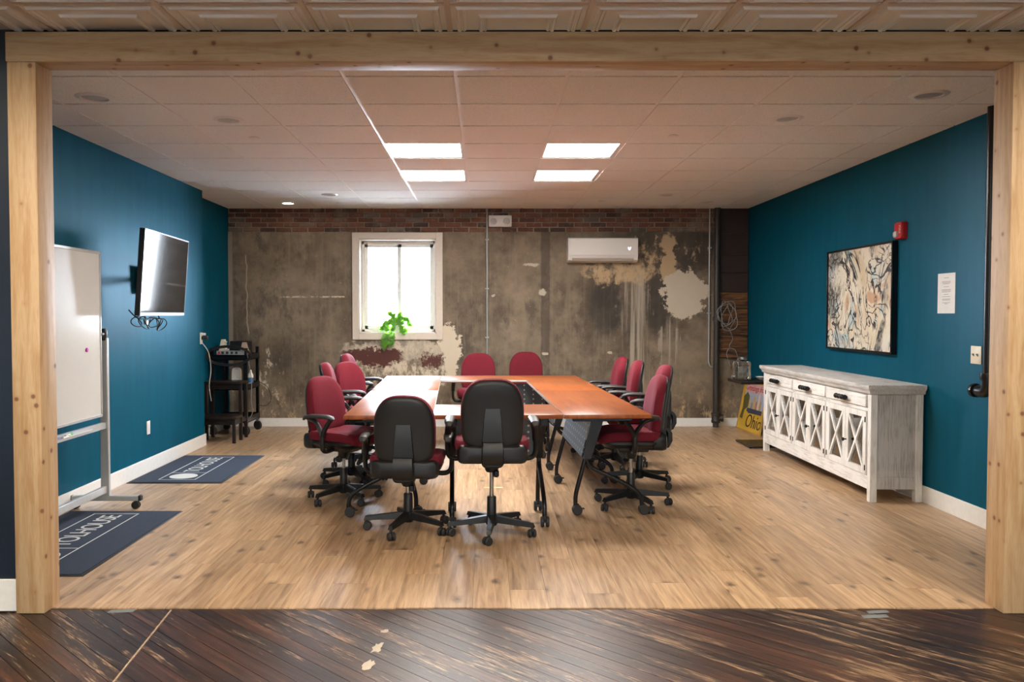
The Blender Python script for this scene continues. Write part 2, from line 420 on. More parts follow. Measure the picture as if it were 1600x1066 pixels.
def b_glass(tint, refl):
    def f(nt, b, tc):
        out = [n for n in nt.nodes if n.type == 'OUTPUT_MATERIAL'][0]
        tr = nd(nt, 'BsdfTransparent', i0=tint)
        gl = nd(nt, 'BsdfGlossy', Color=(1.0, 1.0, 1.0), Roughness=0.02)
        fr = nd(nt, 'Fresnel', IOR=1.45)
        n = nd(nt, 'TexNoise', Vector=tc, Scale=3.0)
        fac = mt(nt, 'MULTIPLY', fr.outputs[0], mt(nt, 'MULTIPLY_ADD', n.outputs[0], 0.1, refl))
        ms = nd(nt, 'MixShader', i0=fac, i1=tr.outputs[0], i2=gl.outputs[0])
        nt.links.new(ms.outputs[0], out.inputs[0])
    return f
WINDOW_GLASS = mat('window_glass', b_glass((0.97, 0.98, 1.0), 0.9))
FILL_GLASS = mat('dimmed_fill_glass', b_glass((0.46, 0.46, 0.45), 0.9))  # tint dims the daylight through the added rear windows
CABINET_GLASS = mat('cabinet_glass', b_glass((0.90, 0.93, 0.95), 3.2))
JAR_GLASS = mat('jar_glass', b_glass((0.98, 0.995, 0.995), 2.4))

SCREEN = mat('tv_screen', color=(0.008, 0.008, 0.009), rough=0.06, spec=0.6)
def b_mat(nt, b, tc):
    n = nd(nt, 'TexNoise', Vector=tc, Scale=260.0, Detail=3.0).outputs[0]
    c = ramp(nt, n, [(0.35, (0.010, 0.018, 0.038)), (0.7, (0.034, 0.052, 0.092))])
    nt.links.new(c, b.inputs['Base Color'])
    b.inputs['Roughness'].default_value = 0.95
    bp = nd(nt, 'Bump', Strength=0.8, Distance=0.003, Height=n)
    nt.links.new(bp.outputs[0], b.inputs['Normal'])
MAT_PILE = mat('navy_mat_pile', b_mat)
MAT_PRINT = mat('mat_print', color=(0.60, 0.61, 0.60), rough=0.9)
RUBBER = mat('black_rubber', color=(0.014, 0.014, 0.015), rough=0.6)
BOARD_WHITE = mat('whiteboard_surface', color=(0.66, 0.65, 0.62), rough=0.16, vary=0.03)
IVORY = mat('ivory_plastic', color=(0.72, 0.66, 0.50), rough=0.4)
OFFWHITE = mat('white_plastic', color=(0.72, 0.69, 0.65), rough=0.38, vary=0.02)
PAPER = mat('white_paper', color=(0.78, 0.78, 0.77), rough=0.7)
INK = mat('grey_ink', color=(0.25, 0.25, 0.26), rough=0.8)
ALARM_RED = mat('alarm_red', color=(0.45, 0.012, 0.014), rough=0.35)
PIPE = mat('dark_iron_pipe', color=(0.035, 0.030, 0.026), rough=0.45, bump=0.3, bscale=80, vary=0.4)
PIPE_BLACK = mat('black_painted_pipe', color=(0.007, 0.007, 0.008), rough=0.28)
CONDUIT = mat('galvanised_conduit', color=(0.42, 0.42, 0.40), rough=0.4, metal=0.5)
DARKWOOD = mat('dark_stained_wood', color=(0.014, 0.008, 0.006), spec=0.3, rough=0.4, vary=0.4)
CABLE_GREY = mat('grey_cable', color=(0.24, 0.23, 0.22), rough=0.5)
CHROME_KNOB = mat('aged_iron', color=(0.014, 0.013, 0.013), rough=0.35, metal=0.6)

# ------------------------------------------------------------------ mesh helpers
def box(bm, x0, x1, y0, y1, z0, z1, bev=0.0, seg=1):
    vs = [bm.verts.new((x, y, z)) for x in (x0, x1) for y in (y0, y1) for z in (z0, z1)]
    fs = [(0, 1, 3, 2), (4, 6, 7, 5), (0, 4, 5, 1), (2, 3, 7, 6), (0, 2, 6, 4), (1, 5, 7, 3)]
    faces = [bm.faces.new([vs[i] for i in f]) for f in fs]
    if bev > 0:
        es = list({e for f in faces for e in f.edges})
        bmesh.ops.bevel(bm, geom=es, offset=bev, segments=seg, affect='EDGES', profile=0.5)
    return vs

def hexa(bm, pts):
    """eight corners: bottom four then top four"""
    v = [bm.verts.new(p) for p in pts]
    for f in ((3, 2, 1, 0), (4, 5, 6, 7), (0, 1, 5, 4), (1, 2, 6, 5), (2, 3, 7, 6), (3, 0, 4, 7)):
        bm.faces.new([v[i] for i in f])

def tube(bm, pts, r, n=8, caps=True, flat=1.0):
    """tube along points, r a number or one per point; flat squeezes the section along its second axis"""
    P = [Vector(p) for p in pts]
    R = r if isinstance(r, (list, tuple)) else [r] * len(P)
    rings = []
    prev = None
    for i, p in enumerate(P):
        t = (P[min(i + 1, len(P) - 1)] - P[max(i - 1, 0)]).normalized()
        if prev is None:
            ref = Vector((0, 0, 1)) if abs(t.z) < 0.9 else Vector((0, 1, 0))
            a = t.cross(ref).normalized()
        else:
            a = (prev - t * prev.dot(t)).normalized()
        prev = a
        c = t.cross(a)
        rings.append([bm.verts.new(p + (a * math.cos(2 * PI * k / n) + c * math.sin(2 * PI * k / n) * flat) * R[i]) for k in range(n)])
    for q, s in zip(rings, rings[1:]):
        for k in range(n):
            bm.faces.new((q[k], q[(k + 1) % n], s[(k + 1) % n], s[k]))
    if caps:
        bm.faces.new(rings[0][::-1])
        bm.faces.new(rings[-1])

def spline(pts, n=6):
    """smooth path through points"""
    P = [Vector(p) for p in pts]
    out = []
    for i in range(len(P) - 1):
        p0, p1, p2, p3 = P[max(i - 1, 0)], P[i], P[i + 1], P[min(i + 2, len(P) - 1)]
        for k in range(n):
            t = k / n
            out.append(0.5 * ((2 * p1) + (p2 - p0) * t + (2 * p0 - 5 * p1 + 4 * p2 - p3) * t * t + (3 * p1 - p0 - 3 * p2 + p3) * t ** 3))
    out.append(P[-1])
    return out

def lathe(bm, prof, n=20, M=None):
    """profile of (radius, height) about local z, M places it"""
    M = M or Matrix.Identity(4)
    rings = []
    for r, h in prof:
        if r < 1e-6:
            rings.append([bm.verts.new(M @ Vector((0, 0, h)))])
        else:
            rings.append([bm.verts.new(M @ Vector((r * math.cos(2 * PI * k / n), r * math.sin(2 * PI * k / n), h))) for k in range(n)])
    for q, s in zip(rings, rings[1:]):
        for k in range(n):
            a, b_, c, d = q[k % len(q)], q[(k + 1) % len(q)], s[(k + 1) % len(s)], s[k % len(s)]
            vs = []
            for w in (a, b_, c, d):
                if w not in vs:
                    vs.append(w)
            if len(vs) > 2:
                bm.faces.new(vs)

def prism(bm, poly, z0, z1, M=None):
    M = M or Matrix.Identity(4)
    a = [bm.verts.new(M @ Vector((x, y, z0))) for x, y in poly]
    c = [bm.verts.new(M @ Vector((x, y, z1))) for x, y in poly]
    n = len(poly)
    bm.faces.new(a[::-1])
    bm.faces.new(c)
    for i in range(n):
        bm.faces.new((a[i], a[(i + 1) % n], c[(i + 1) % n], c[i]))

def pillow(bm, outline, rings, place):
    """stack of scaled copies of an outline: rings of (scale, depth) from one face to the other"""
    R = []
    for s, d in rings:
        R.append([bm.verts.new(place(u * s, v * s, d)) for u, v in outline])
    n = len(outline)
    for q, s in zip(R, R[1:]):
        for k in range(n):
            bm.faces.new((q[k], q[(k + 1) % n], s[(k + 1) % n], s[k]))
    bm.faces.new(R[0][::-1])
    bm.faces.new(R[-1])

def rrect(w, h, r, n=5):
    """rounded rectangle outline"""
    pts = []
    for cx, cy, a0 in ((w / 2 - r, h / 2 - r, 0), (-w / 2 + r, h / 2 - r, 90), (-w / 2 + r, -h / 2 + r, 180), (w / 2 - r, -h / 2 + r, 270)):
        for k in range(n + 1):
            a = math.radians(a0 + 90 * k / n)
            pts.append((cx + r * math.cos(a), cy + r * math.sin(a)))
    return pts

def place_on(axis_z, origin=(0, 0, 0), up=(0, 0, 1)):
    z = Vector(axis_z).normalized()
    u = Vector(up)
    if abs(z.dot(u)) > 0.95:
        u = Vector((0, 1, 0))
    x = u.cross(z).normalized()
    y = z.cross(x)
    return Matrix.Translation(Vector(origin)) @ Matrix((x, y, z)).transposed().to_4x4()

def to_mesh(name, bm, m, sm=True, ang=38):
    bmesh.ops.recalc_face_normals(bm, faces=bm.faces)
    me = bpy.data.meshes.new(name)
    bm.to_mesh(me)
    bm.free()
    if m:
        me.materials.append(m)
    if sm:
        me.polygons.foreach_set('use_smooth', [True] * len(me.polygons))
        me.set_sharp_from_angle(angle=math.radians(ang))
    return me

def obj(name, bm, m, parent=None, loc=None, rot=None, sm=True, ang=38):
    me = bm if isinstance(bm, bpy.types.Mesh) else to_mesh(name, bm, m, sm, ang)
    o = bpy.data.objects.new(name, me)
    C.objects.link(o)
    if parent:
        o.parent = parent
    if loc:
        o.location = loc
    if rot:
        o.rotation_euler = rot
    return o

def tag(o, label, cat, group=None):
    o['label'] = label
    o['category'] = cat
    if group:
        o['group'] = group
    return o

def thing(name, label, cat, loc=(0, 0, 0), rz=0.0, group=None):
    o = bpy.data.objects.new(name, None)
    o.empty_display_size = 0.05
    C.objects.link(o)
    o.location = loc
    o.rotation_euler = (0, 0, rz)
    return tag(o, label, cat, group)

def struct(name, bm, m, label=None, parent=None, sm=False):
    o = obj(name, bm, m, parent, sm=sm)
    if parent is None:
        o['kind'] = 'structure'
    if label:
        o['label'] = label
    return o

def B():
    return bmesh.new()

def bxs(name, boxes, m, parent=None, bev=0.0, loc=None, rot=None):
    bm = B()
    for b in boxes:
        box(bm, *b, bev=bev)
    return obj(name, bm, m, parent, loc, rot)

def text_mesh(s, size, depth=0.001, shear=0.0, spacing=1.0, align='CENTER'):
    cu = bpy.data.curves.new('lettering', 'FONT')
    cu.body = s
    cu.size = size
    cu.extrude = depth
    cu.shear = shear
    cu.space_character = spacing
    cu.align_x = align
    cu.align_y = 'CENTER'
    cu.resolution_u = 4
    o = bpy.data.objects.new('lettering', cu)
    C.objects.link(o)
    dg = bpy.context.evaluated_depsgraph_get()
    dg.update()
    me = bpy.data.meshes.new_from_object(o.evaluated_get(dg))
    bpy.data.objects.remove(o)
    bpy.data.curves.remove(cu)
    return me

# ------------------------------------------------------------------ dimensions
CEIL = 2.687
XL, XR, XREC = -2.956, 3.24, -3.15
YB, YBUMP, YSEAM = 10.5, 8.97, 3.985
GX0, GY0, T = -0.158, 4.68, 0.61
PL0, PL1, PR0, PR1 = -2.178, -2.045, 2.41, 2.55
PY0, PY1 = 3.92, 4.07
ZBEAM = 2.537
FX0, FX1, FY0 = -5.2, 5.4, -4.0

# ------------------------------------------------------------------ ground outside
bm = bmesh.new(); box(bm, -40, 40, -40, 50, -0.6, -0.4)
struct('ground', bm, mat('concrete_yard', color=(0.50, 0.50, 0.49), rough=0.9, bump=0.4, bscale=30), 'grey yard outside the windows')

# ------------------------------------------------------------------ floors
bm = B(); box(bm, XREC - 0.1, XR + 0.1, YSEAM + 0.005, YB + 0.1, -0.10, -0.006)
floor = struct('floor', bm, SUBFLOOR, 'light oak plank floor of the meeting room')
pw, pl, gap = 0.182, 1.22, 0.0011
cols = []
x = XREC
full = None
ci = 0
plank_me = None
while x < XR:
    x1 = min(x + pw, XR)
    off = (ci * 0.437 + random.uniform(-0.12, 0.12)) % 1.0
    y = YSEAM - off * pl + random.uniform(-0.004, 0.004)
    while y < YB:
        a, c = max(y, YSEAM + random.uniform(-0.006, 0.006) if y < YSEAM else y), min(y + pl, YB)
        if c - a > 0.03:
            w, l = x1 - x - gap, c - a - gap
            bm = B(); box(bm, -w / 2, w / 2, -l / 2, l / 2, -0.006, 0.0)
            obj('plank', bm, VINYL, floor, ((x + x1) / 2, (a + c) / 2, 0), sm=False)
        y += pl
    x = x1
    ci += 1

bm = B()
box(bm, FX0, FX1, FY0, YSEAM + 0.004, -0.10, -0.020)
oldfloor = struct('floor', bm, SUBFLOOR, 'dark worn diagonal board floor of the front room')
bm = B(); box(bm, FX0, FX1, FY0, 1.6, -0.02, -0.006)
obj('board_field', bm, OLDWOOD, oldfloor, sm=False)['kind'] = 'stuff'
def clip(poly, f):
    out = []
    for i, p in enumerate(poly):
        q = poly[(i + 1) % len(poly)]
        a, c = f(p), f(q)
        if a >= 0:
            out.append(p)
        if (a >= 0) != (c >= 0):
            t = a / (a - c)
            out.append((p[0] + (q[0] - p[0]) * t, p[1] + (q[1] - p[1]) * t))
    return out
bw = 0.072
dirv, nrm = Vector((1, -1)).normalized(), Vector((1, 1)).normalized()
BX0, BX1, BY0 = -3.4, 3.7, 1.6
s = (BX0 + BY0) / math.sqrt(2)
while s < (BX1 + YSEAM) / math.sqrt(2):
    for seg in (0, 1):
        c0 = nrm * (s + 0.0012)
        c1 = nrm * (s + bw - 0.0012)
        poly = [tuple(c0 - dirv * 9), tuple(c0 + dirv * 9), tuple(c1 + dirv * 9), tuple(c1 - dirv * 9)]
        jx = -1.44
        tests = [lambda p: p[0] - BX0, lambda p: BX1 - p[0], lambda p: p[1] - BY0, lambda p: YSEAM - 0.002 - p[1],
                 (lambda p: jx - 0.003 - (p[0] + 0.09 * (p[1] - 3.6))) if seg == 0 else (lambda p: (p[0] + 0.09 * (p[1] - 3.6)) - jx - 0.003)]
        for f in tests:
            if len(poly) > 2:
                poly = clip(poly, f)
        if len(poly) > 2:
            cx_ = sum(p[0] for p in poly) / len(poly)
            cy_ = sum(p[1] for p in poly) / len(poly)
            loc = []
            for p in poly:
                d = Vector((p[0] - cx_, p[1] - cy_))
                loc.append((d.dot(dirv), d.dot(nrm)))
            bm = B(); prism(bm, loc, -0.014, random.uniform(-0.0005, 0.0005))
            obj('floorboard', bm, OLDWOOD, oldfloor, (cx_, cy_, -0.006), (0, 0, -PI / 4), sm=False)
    s += bw

bm = B(); hexa(bm, [(-1.443 - 0.09 * (y - 3.6) + dx, y, -0.013) for dx, y in ((-0.004, 2.2), (0.004, 2.2), (0.004, 3.98), (-0.004, 3.98))] + [(-1.443 - 0.09 * (y - 3.6) + dx, y, -0.0055) for dx, y in ((-0.004, 2.2), (0.004, 2.2), (0.004, 3.98), (-0.004, 3.98))])
obj('joint_filler', bm, mat('pale_filler', color=(0.34, 0.24, 0.15), rough=0.8, vary=0.5), oldfloor, sm=False)

# ------------------------------------------------------------------ walls
WT = 0.30
wx0, wx1, wz0, wz1 = X(561), X(682), Z(521), Z(374)      # the window opening
MZ = Z(363)                                               # foot of the brick band
def holed(bm, x0, x1, y0, y1, z0, z1):
    box(bm, x0, wx0, y0, y1, z0, z1); box(bm, wx1, x1, y0, y1, z0, z1)
    box(bm, wx0, wx1, y0, y1, z0, wz0)
    if z1 > wz1:
        box(bm, wx0, wx1, y0, y1, wz1, z1)
bm = B(); holed(bm, XREC - 0.2, XR + 0.2, YB + 0.018, YB + WT, -0.1, CEIL + 0.1)
wall_back = struct('wall_back', bm, MORTAR, 'old plaster back wall with a band of bare brick on top')
bm = B(); holed(bm, XREC, XR, YB, YB + 0.02, 0, MZ)
obj('plaster', bm, PLASTER, wall_back, sm=False)
bl, bh, bp_, bq = 0.184, 0.047, 0.198, 0.0592
for r in range(5):
    z = MZ + 0.004 + r * bq
    x = XREC + 0.004 - (0.5 * bp_ if r % 2 else 0.0) + random.uniform(-0.02, 0.02)
    while x < 2.84:
        a, c = max(x, XREC + 0.004), min(x + bl * random.choice((1, 1, 1, 1, 0.97)), 2.84)
        h = min(bh, CEIL - 0.002 - z)
        if c - a > 0.03 and h > 0.012:
            bm = B()
            q = random.uniform(0.0, 0.010)
            jz = random.uniform(-0.002, 0.002)
            box(bm, a - (a + c) / 2, (c - a) / 2, -0.012 + q, 0.014, jz, h + jz, bev=0.004)
            obj('brick', bm, BRICK, wall_back, ((a + c) / 2, YB + 0.008, z))
        x += bp_
# reclaimed boards in the corner
z = 0.845
i = 0
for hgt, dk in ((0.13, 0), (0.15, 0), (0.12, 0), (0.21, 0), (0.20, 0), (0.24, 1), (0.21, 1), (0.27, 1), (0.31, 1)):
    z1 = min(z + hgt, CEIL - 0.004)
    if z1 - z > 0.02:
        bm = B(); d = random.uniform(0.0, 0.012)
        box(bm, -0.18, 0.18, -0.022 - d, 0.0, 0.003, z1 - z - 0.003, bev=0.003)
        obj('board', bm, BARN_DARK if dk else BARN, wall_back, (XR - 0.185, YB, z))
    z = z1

bm = B()
box(bm, XL - 0.4, XL, PY1 - 0.04, YBUMP, -0.1, CEIL + 0.1)
wall_left = struct('wall_left', bm, TEAL, 'teal painted wall behind the television')
bm = B(); box(bm, XREC - 0.2, XREC, YBUMP, YB + 0.02, -0.1, CEIL + 0.1)
struct('wall_left_recess', bm, TEAL, 'teal return wall behind the black cart')
bm = B(); box(bm, XR, XR + 0.2, PY1 - 0.04, YB + 0.02, -0.1, CEIL + 0.1)
wall_right = struct('wall_right', bm, TEAL, 'teal painted wall above the white sideboard')
# front partition either side of the posts, with the room side painted teal and the front side navy
for nm, a, c in (('wall_front_left', FX0, PL0), ('wall_front_right', PR1, FX1)):
    bm = B(); box(bm, a, c, 3.95, 4.0, -0.1, CEIL + 0.1)
    w = struct(nm, bm, NAVY, 'dark navy partition wall beside the pine post' if a < 0 else 'dark navy partition wall past the pine post')
    bm = B(); box(bm, max(a, XREC), min(c, XR), 4.0, 4.05, -0.006, CEIL)
    obj('room_side_lining', bm, TEAL, w, sm=False)
bm = B(); box(bm, PL0, PR1, 3.97, 4.03, 2.66, CEIL + 0.1)
struct('wall_front_header', bm, RUBBER, 'black strip closing the gap above the beam')

# the front room: side walls, rear wall with three windows added for fill
for nm, a, c in (('wall_lobby_left', FX0 - 0.2, FX0), ('wall_lobby_right', FX1, FX1 + 0.2)):
    bm = B(); box(bm, a, c, FY0, 4.0, -0.1, CEIL + 0.1)
    struct(nm, bm, CREAM_WALL)
bm = B()
LW = [(-4.0, -2.4), (-0.9, 0.9), (2.4, 4.0)]
xs = [FX0] + [v for p in LW for v in p] + [FX1]
for k in range(0, len(xs), 2):
    box(bm, xs[k], xs[k + 1], FY0 - 0.2, FY0, -0.1, CEIL + 0.1)
for a, c in LW:
    box(bm, a, c, FY0 - 0.2, FY0, -0.1, 1.0); box(bm, a, c, FY0 - 0.2, FY0, 2.1, CEIL + 0.1)
struct('wall_lobby_rear', bm, CREAM_WALL)
def portal(name, loc, rot, sx, sy):
    l = bpy.data.lights.new(name, 'AREA')
    l.shape = 'RECTANGLE'; l.size = sx; l.size_y = sy
    l.cycles.is_portal = True
    o = bpy.data.objects.new(name, l)
    C.objects.link(o); o.location = loc; o.rotation_euler = rot
for i, (a, c) in enumerate(LW):
    n = i + 2
    wn = bpy.data.objects.new('window_%d' % n, None); C.objects.link(wn); wn['kind'] = 'structure'  # unseen window, added to let fill daylight into the front room
    bm = B()
    for b in ((a, c, 1.0, 1.06), (a, c, 2.04, 2.1), (a, a + 0.06, 1.06, 2.04), (c - 0.06, c, 1.06, 2.04), ((a + c) / 2 - 0.03, (a + c) / 2 + 0.03, 1.06, 2.04)):
        box(bm, b[0], b[1], FY0 - 0.14, FY0 - 0.06, b[2], b[3])
    obj('frame', bm, WHITE_TRIM, wn, sm=False)
    bm = B(); box(bm, a + 0.05, c - 0.05, FY0 - 0.103, FY0 - 0.097, 1.05, 2.05)
    obj('pane', bm, FILL_GLASS, wn, sm=False)
    portal('daylight_portal', ((a + c) / 2, FY0 - 0.21, 1.55), (PI / 2, 0, 0), c - a, 1.1)
portal('daylight_portal', ((wx0 + wx1) / 2, YB + WT + 0.01, (wz0 + wz1) / 2), (-PI / 2, 0, 0), wx1 - wx0, wz1 - wz0)

# pine posts and beam
def post(name, x0, x1, inner, label):
    bm = B(); box(bm, x0, x1, PY0, PY1, -0.006, ZBEAM, bev=0.006, seg=2)
    o = struct(name, bm, PINE_Z, label, sm=True)
    return o
post('trim_1', PL0, PL1, 1, 'knotty pine post beside the whiteboard')
post('trim_2', PR0, PR1, -1, 'knotty pine post by the black wall pipe')
bm = B(); box(bm, PL0 - 0.004, PR1 + 0.7, PY0 - 0.002, PY1 - 0.002, ZBEAM, 2.672, bev=0.005, seg=2)
struct('trim_3', bm, PINE_X, 'long knotty pine beam across the opening', sm=True)

# baseboards
def baseboard(name, pts, m=WHITE_BASE, h=0.125, t=0.014):
    bm = B()
    for (x0, x1, y0, y1) in pts:
        box(bm, x0, x1, y0, y1, 0, h, bev=0.003)
    struct(name, bm, m, sm=True)
baseboard('baseboard_left', [(XL, XL + 0.014, 4.06, YBUMP + 0.014)])
baseboard('baseboard_left_recess', [(XREC, XREC + 0.014, YBUMP, YB)])
baseboard('baseboard_back', [(XREC + 0.014, XR - 0.014, YB - 0.016, YB)], h=0.105)
baseboard('baseboard_right', [(XR - 0.014, XR, 4.06, YB)])
baseboard('baseboard_front', [(FX0, PL0 - 0.002, 3.935, 3.95)], h=0.15)
baseboard('baseboard_front_right', [(PR1 + 0.002, FX1, 3.935, 3.95)], h=0.15)

# window 1
win = bpy.data.objects.new('window_1', None); C.objects.link(win); win['kind'] = 'structure'
win['label'] = 'bright two-pane window in the old plaster wall'
cw = 0.078
bm = B()
for b in ((wx0 - cw, wx0, wz0 - cw, wz1 + cw), (wx1, wx1 + cw, wz0 - cw, wz1 + cw), (wx0, wx1, wz1, wz1 + cw), (wx0, wx1, wz0 - cw, wz0)):
    box(bm, b[0], b[1], YB - 0.028, YB + 0.002, b[2], b[3], bev=0.003)
obj('casing', bm, CREAM_TRIM, win)
bm = B()
jt = 0.014
for b in ((wx0, wx0 + jt, wz0, wz1), (wx1 - jt, wx1, wz0, wz1), (wx0, wx1, wz1 - jt, wz1), (wx0, wx1, wz0, wz0 + jt)):
    box(bm, b[0], b[1], YB - 0.02, YB + WT, b[2], b[3])
obj('jamb', bm, CREAM_TRIM, win, sm=False)
ax0, ax1, az0, az1 = wx0 + jt, wx1 - jt, wz0 + jt, wz1 - jt
bm = B()
fw = 0.035
for b in ((ax0, ax0 + fw, az0, az1), (ax1 - fw, ax1, az0, az1), (ax0, ax1, az1 - fw, az1), (ax0, ax1, az0, az0 + fw)):
    box(bm, b[0], b[1], YB + 0.16, YB + 0.22, b[2], b[3], bev=0.003)
obj('frame', bm, WHITE_TRIM, win)
mid = X(622)
for k, (a, c) in enumerate(((ax0 + fw, mid + 0.026), (mid - 0.026, ax1 - fw))):
    bm = B(); sw = 0.042
    y0 = YB + 0.165 + 0.022 * k
    for b in ((a, a + sw, az0 + fw, az1 - fw), (c - sw, c, az0 + fw, az1 - fw), (a, c, az1 - fw - sw, az1 - fw), (a, c, az0 + fw, az0 + fw + sw)):
        box(bm, b[0], b[1], y0, y0 + 0.02, b[2], b[3], bev=0.002)
    sash = obj('sash', bm, WHITE_TRIM, win)
    bm = B(); box(bm, a + sw - 0.004, c - sw + 0.004, y0 + 0.008, y0 + 0.012, az0 + fw + sw - 0.004, az1 - fw - sw + 0.004)
    obj('pane', bm, WINDOW_GLASS, sash, sm=False)

# ------------------------------------------------------------------ ceilings
bm = B(); box(bm, XREC - 0.1, XR + 0.1, 4.03, YB + 0.1, CEIL + 0.012, CEIL + 0.10)
ceiling = struct('ceiling', bm, WHITE_TRIM, 'suspended grid ceiling of mineral tiles over the meeting room')
panels = {(0, 3), (2, 3), (0, 5), (2, 5)}
LIT = [(-1, 3), (1, 3), (-1, 5), (1, 5)]
gxs = [GX0 + T * k for k in range(-5, 7)]
gys = [GY0 - T + T * k for k in range(0, 12)]
tile_cache = {}
for i in range(len(gxs) - 1):
    for j in range(len(gys) - 1):
        a, c, d, e = max(gxs[i], XREC), min(gxs[i + 1], XR), max(gys[j], 4.05), min(gys[j + 1], YB)
        if c - a < 0.02 or e - d < 0.02:
            continue
        if d >= YBUMP - 0.02 and False:
            continue
        col, row = round((gxs[i] - GX0) / T), round((gys[j] - GY0) / T)
        if (col, row) in ((-1, 3), (1, 3), (-1, 5), (1, 5)):
            continue
        key = (round(c - a, 3), round(e - d, 3))
        if key not in tile_cache:
            w, l = key
            bm = B(); g = 0.0105
            box(bm, -w / 2 + g, w / 2 - g, -l / 2 + g, l / 2 - g, -0.007, 0.012)
            tile_cache[key] = to_mesh('ceiling_tile', bm, TILE, False)
        obj('ceiling_tile', tile_cache[key], None, ceiling, ((a + c) / 2, (d + e) / 2, CEIL))
for gx in gxs:
    if XREC < gx < XR:
        bm = B(); box(bm, gx - 0.012, gx + 0.012, 4.05, YB, CEIL - 0.002, CEIL + 0.011)
        obj('main_tee', bm, TBAR, ceiling, sm=False)
for gy in gys:
    if 4.05 < gy < YB:
        bm = B(); box(bm, XREC, XR, gy - 0.012, gy + 0.012, CEIL - 0.001, CEIL + 0.010)
        obj('cross_tee', bm, TBAR, ceiling, sm=False)

bm = B(); box(bm, FX0, FX1, FY0, 3.97, CEIL + 0.02, CEIL + 0.10)
fceil = struct('ceiling', bm, WHITE_TRIM, 'pressed panel ceiling of the front room')
def pressed_tile(w0, w1, l0, l1):
    """moulded panel, clipped to the given local extents"""
    bm = B()
    prof = [(0.010, 0.004), (0.034, 0.004), (0.040, -0.008), (0.050, -0.008), (0.056, 0.001), (0.066, -0.004), (0.076, 0.004),
            (0.132, 0.004), (0.138, -0.008), (0.147, -0.008), (0.153, 0.001), (0.162, -0.004), (0.171, 0.004)]
    rings = []
    for ins, z in prof:
        h = T / 2 - ins
        rings.append([bm.verts.new((sx * h, sy * h, z)) for sx, sy in ((-1, -1), (1, -1), (1, 1), (-1, 1))])
    for q, s_ in zip(rings, rings[1:]):
        for k in range(4):
            bm.faces.new((q[k], q[(k + 1) % 4], s_[(k + 1) % 4], s_[k]))
    bm.faces.new(rings[-1])
    for co, no in (((w0, 0, 0), (-1, 0, 0)), ((w1, 0, 0), (1, 0, 0)), ((0, l0, 0), (0, -1, 0)), ((0, l1, 0), (0, 1, 0))):
        bmesh.ops.bisect_plane(bm, geom=bm.verts[:] + bm.edges[:] + bm.faces[:], plane_co=co, plane_no=no, clear_outer=True)
    return to_mesh('pressed_panel', bm, PRESSED, False)
FGY0 = 3.62
ptc = {}
YF1 = 3.955
FILL_CANS = ((-4, -2), (-2, -3), (0, -2), (2, -3), (4, -2), (-3, -6), (0, -6), (3, -6))
for i in range(-9, 9):
    for j in range(-7, 1):
        a, d = GX0 + i * T, FGY0 + j * T
        if a < FX0 or a + T > FX1:
            continue
        e = min(d + T, YF1)
        key = round(e - d, 3)
        if key not in ptc:
            ptc[key] = pressed_tile(-T, T, -T, -T / 2 + key)
        obj('pressed_panel', ptc[key], None, fceil, (a + T / 2, d + T / 2, CEIL))
for i in range(-8, 9):
    gx = GX0 + i * T
    bm = B(); box(bm, gx - 0.012, gx + 0.012, FGY0 - 7 * T, YF1, CEIL - 0.003, CEIL + 0.012)
    obj('main_tee', bm, PRESSED_BAR, fceil, sm=False)
for j in range(-7, 1):
    gy = FGY0 + j * T
    bm = B(); box(bm, FX0, FX1, gy - 0.012, gy + 0.012, CEIL - 0.002, CEIL + 0.011)
    obj('cross_tee', bm, PRESSED_BAR, fceil, sm=False)

# ------------------------------------------------------------------ ceiling lamps
PANEL_EMIT = emis('lit_panel_diffuser', (1.0, 0.96, 0.91), PANEL_STRENGTH)
plabel = {(-1, 3): 'lit square ceiling panel nearer the beam, on the window side',
          (1, 3): 'lit square ceiling panel nearer the beam, on the sideboard side',
          (-1, 5): 'lit square ceiling panel nearer the brick, on the window side',
          (1, 5): 'lit square ceiling panel nearer the brick, on the sideboard side'}
for col, row in LIT:
    t = thing('square_ceiling_light', plabel[(col, row)], 'ceiling light', (GX0 + (col + 0.5) * T, GY0 + (row + 0.5) * T, CEIL), 0, 'lit ceiling panels')
    h = T / 2 - 0.013
    bm = B()
    for b in ((-h, h, -h, -h + 0.018), (-h, h, h - 0.018, h), (-h, -h + 0.018, -h + 0.018, h - 0.018), (h - 0.018, h, -h + 0.018, h - 0.018)):
        box(bm, b[0], b[1], b[2], b[3], -0.002, 0.011)
    obj('frame', bm, WHITE_TRIM, t, sm=False)
    bm = B(); box(bm, -h + 0.018, h - 0.018, -h + 0.018, h - 0.018, 0.002, 0.008)
    obj('diffuser', bm, PANEL_EMIT, t, sm=False)

LENS = mat('frosted_lens', color=(0.42, 0.40, 0.38), rough=0.3)
LENS_LIT = emis('lit_downlight_lens', (1.0, 0.86, 0.68), 25.0)
FILL_CAN_LIT = emis('fill_downlight_lens', (1.0, 0.87, 0.70), FILL_CAN_STRENGTH)
def downlight(x, y, label, lens, r=0.085, group='recessed ceiling downlights'):
    t = thing('recessed_downlight', label, 'downlight', (x, y, CEIL - 0.0005), 0, group)
    bm = B(); lathe(bm, [(r * 0.72, -0.006), (r * 0.76, -0.016), (r * 0.98, -0.013), (r * 1.06, -0.0065), (r * 0.9, 0.001), (r * 0.72, -0.006)], 28)
    obj('trim_ring', bm, OFFWHITE, t)
    bm = B(); lathe(bm, [(0, -0.010), (r * 0.45, -0.010), (r * 0.72, -0.0085), (r * 0.74, 0.001), (0, 0.001)], 28)
    obj('lens', bm, lens, t)
downlight(-2.323, 5.124, 'unlit round downlight nearest the pine post by the whiteboard', LENS, 0.105)
